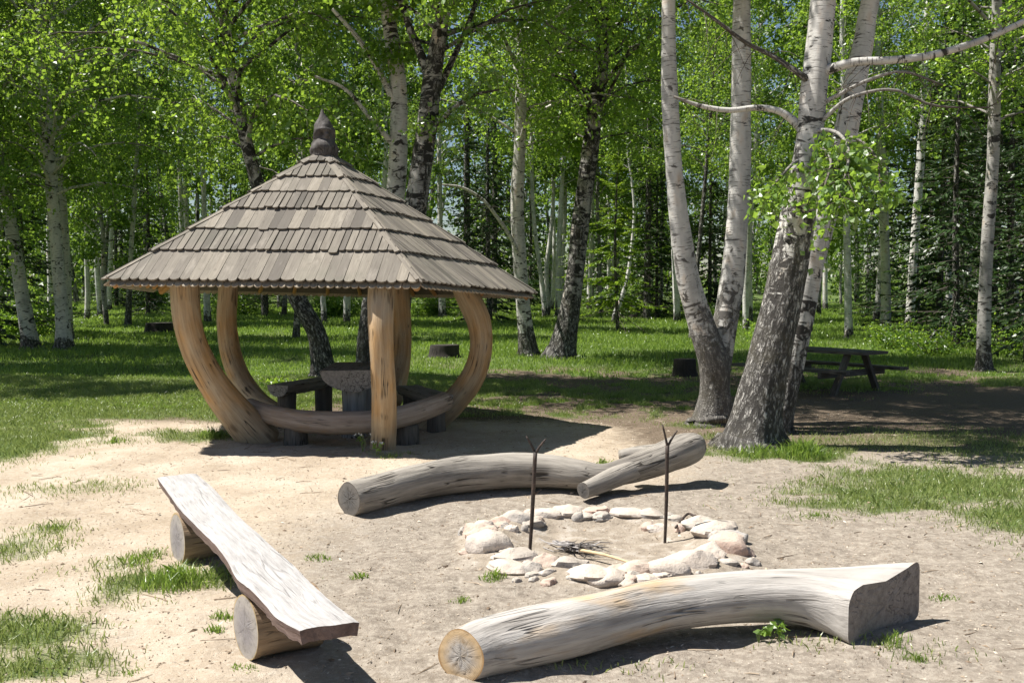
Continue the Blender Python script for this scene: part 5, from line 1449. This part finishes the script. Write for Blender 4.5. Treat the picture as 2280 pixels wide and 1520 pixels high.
# ------------------------------------------------------------------ tufts and small plants
def tuft(px, py, rad, h, n, label, seed, w=.006, mat='grass', lean=.9):
    R_ = np.random.default_rng(seed); b = gnd(px, py); bz = float(terrain(b[0], b[1]))
    a_ = R_.uniform(0, 6.28, n); r_ = rad * R_.uniform(0, 1, n) ** .7
    P = np.stack([np.cos(a_) * r_, np.sin(a_) * r_ * .8, np.zeros(n)], -1)
    P[:, 2] = terrain(b[0] + P[:, 0], b[1] + P[:, 1]) - bz - .005
    V, F = blades(P, h * R_.uniform(.4, 1.1, n) * (1.1 - .6 * r_ / rad), R_.uniform(.6, 1.3, n) * w, lean, rs=R_)
    o = build('grass_tuft', V, F, M[mat], None, None, {'v': R_.uniform(0, 1, n)}, False); o.location = (b[0], b[1], bz)
    return tag(o, label, 'grass tuft', 'tufts of grass on the sand')
TF = [(395, 1300, .22, .17, 420, 'largest tuft, beside the plank bench between its logs', .006), (300, 1255, .13, .08, 130, 'small tuft left of the largest tuft by the bench', .006), (335, 1240, .10, .09, 90, 'tuft between the far bench log and the largest tuft', .006),
      (500, 1372, .07, .07, 90, 'bright tuft left of the near bench log, farther of two', .006), (480, 1402, .05, .06, 60, 'bright tuft left of the near bench log, nearer of two', .006),
      (707, 1242, .09, .06, 80, 'bright tuft right of the bench, nearest the grey log end', .006), (800, 1286, .06, .06, 60, 'tuft on bare ground between bench and fire ring', .006),
      (1025, 1334, .07, .05, 60, 'tuft between fire ring and the cut end of the bleached log', .005), (1100, 1288, .09, .07, 120, 'bright tuft touching the front stones of the fire ring', .006),
      (1790, 1020, .30, .26, 520, 'tall tuft right of the foot of the leaning birch', .009), (1680, 1015, .28, .16, 330, 'tuft in front of the foot of the leaning birch', .008), (1570, 950, .22, .12, 160, 'tuft left of the foot of the two-stemmed birch', .008),
      (475, 972, .16, .19, 170, 'dark tuft at the foot of the left front gazebo post', .009), (258, 985, .14, .12, 90, 'pale tuft on the sand left of the gazebo', .007), (120, 1185, .10, .07, 90, 'tuft on the sand at left, farthest from the bench', .006),
      (545, 1482, .07, .04, 70, 'tuft in front of the near bench log', .005), (290, 1490, .07, .035, 70, 'low tuft in the foreground sand left of the bench', .005), (2040, 1470, .06, .06, 70, 'small tuft right of the sawn flare of the bleached log', .005), (1990, 1438, .07, .10, 80, 'weedy tuft at the foot of the sawn flare', .005),
      (2100, 1330, .08, .05, 60, 'tuft on bare ground beyond the sawn flare', .006), (870, 1020, .12, .06, 90, 'pale tuft at the foot of the front gazebo post', .006), (1345, 1032, .10, .10, 80, 'bright tuft behind the grey log by its far stub', .007), (1815, 1150, .10, .05, 70, 'tuft on the sand right of the fire ring', .006)]
for k, (px, py, r, h, n, label, w) in enumerate(TF): tuft(px, py, r, h, n, label, 1200 + k, w)

def seedling(px, py, h, n, label, seed, flower=False):
    R_ = np.random.default_rng(seed); b = gnd(px, py); o = empty('seedling', (b[0], b[1], float(terrain(b[0], b[1]))), label, 'plant', 'small wild plants on the ground')
    pth = np.array([[(0, 0, -.01), (R_.normal(0, .01), 0, h * .5), (R_.normal(0, .03), R_.normal(0, .02), h)] for q in range(3 if not flower else 5)]); pth[1:, 2, :2] += R_.normal(0, .4 * h, (len(pth) - 1, 2))
    V, F, pt = small_tubes(pth, np.tile(np.array([.003, .0025, .0015]), (len(pth), 1)))
    build('stem', V, F, M['grass'], o, None, {'v': np.full(len(F), .5)}, False)
    P = pth[R_.integers(0, len(pth), n), 2] * R_.uniform(.4, 1, (n, 1)); V, F = leaf_quads(P, .042, .75, R_, -.3)
    build('foliage', V, F, M['leaf_sun'], o, None, {'v': R_.uniform(0, 1, n)}, False)
    if flower:
        P = pth[:, 2]; V, F = leaf_quads(np.repeat(P, 6, 0), .02, .8, R_, -.2); build('blossom', V, F, M['petal'], o)
seedling(1690, 1428, .075, 12, 'broad-leaved seedling under the bleached log, left one', 1); seedling(1735, 1428, .085, 16, 'broad-leaved seedling under the bleached log, right one', 2)
seedling(808, 1008, .17, 14, 'weed with white flowers left of the front gazebo post', 3, True); seedling(838, 1016, .13, 14, 'weed with white flowers against the front gazebo post', 4, True)

# ------------------------------------------------------------------ light, sky, camera
SH = (.56, -.05)
el = math.atan(1 / math.hypot(*SH)); azs = math.atan2(-SH[0], -SH[1])
w = bpy.data.worlds.new('World'); sc.world = w; w.use_nodes = True
nt = w.node_tree; nt.nodes.clear()
sky = nt.nodes.new('ShaderNodeTexSky'); sky.sky_type = 'NISHITA'; sky.sun_disc = False; sky.sun_elevation = el; sky.sun_rotation = azs
sky.air_density = 1.0; sky.dust_density = .6; sky.ozone_density = 1.0
bg = nt.nodes.new('ShaderNodeBackground'); bg.inputs[1].default_value = .05
ow = nt.nodes.new('ShaderNodeOutputWorld'); nt.links.new(sky.outputs[0], bg.inputs[0]); nt.links.new(bg.outputs[0], ow.inputs[0])
sd_ = bpy.data.lights.new('sun', 'SUN'); sd_.energy = 5.0; sd_.angle = math.radians(.5); sd_.color = (1, .965, .90)
so = bpy.data.objects.new('sun', sd_); COL.objects.link(so)
from mathutils import Vector
so.rotation_euler = Vector((SH[0], SH[1], -1)).to_track_quat('-Z', 'Y').to_euler()
so.location = (-20, -3, 30)

cam = bpy.data.cameras.new('camera'); co = bpy.data.objects.new('camera', cam); COL.objects.link(co)
cam.sensor_width = 36; cam.lens = 36 * FPX / W_; cam.clip_start = .1; cam.clip_end = 1000
co.location = (0, 0, CAMH); co.rotation_euler = (math.radians(90) - PITCH, 0, 0)
sc.camera = co
sc.view_settings.view_transform = 'Standard'; sc.view_settings.look = 'None'; sc.view_settings.gamma = 1
sc.view_settings.exposure = .95
cy = sc.cycles
cy.max_bounces = 6; cy.diffuse_bounces = 3; cy.glossy_bounces = 2; cy.transmission_bounces = 4; cy.transparent_max_bounces = 4
cy.caustics_reflective = False; cy.caustics_refractive = False
cy.use_adaptive_sampling = True; cy.adaptive_threshold = .015
cy.sample_clamp_indirect = 6
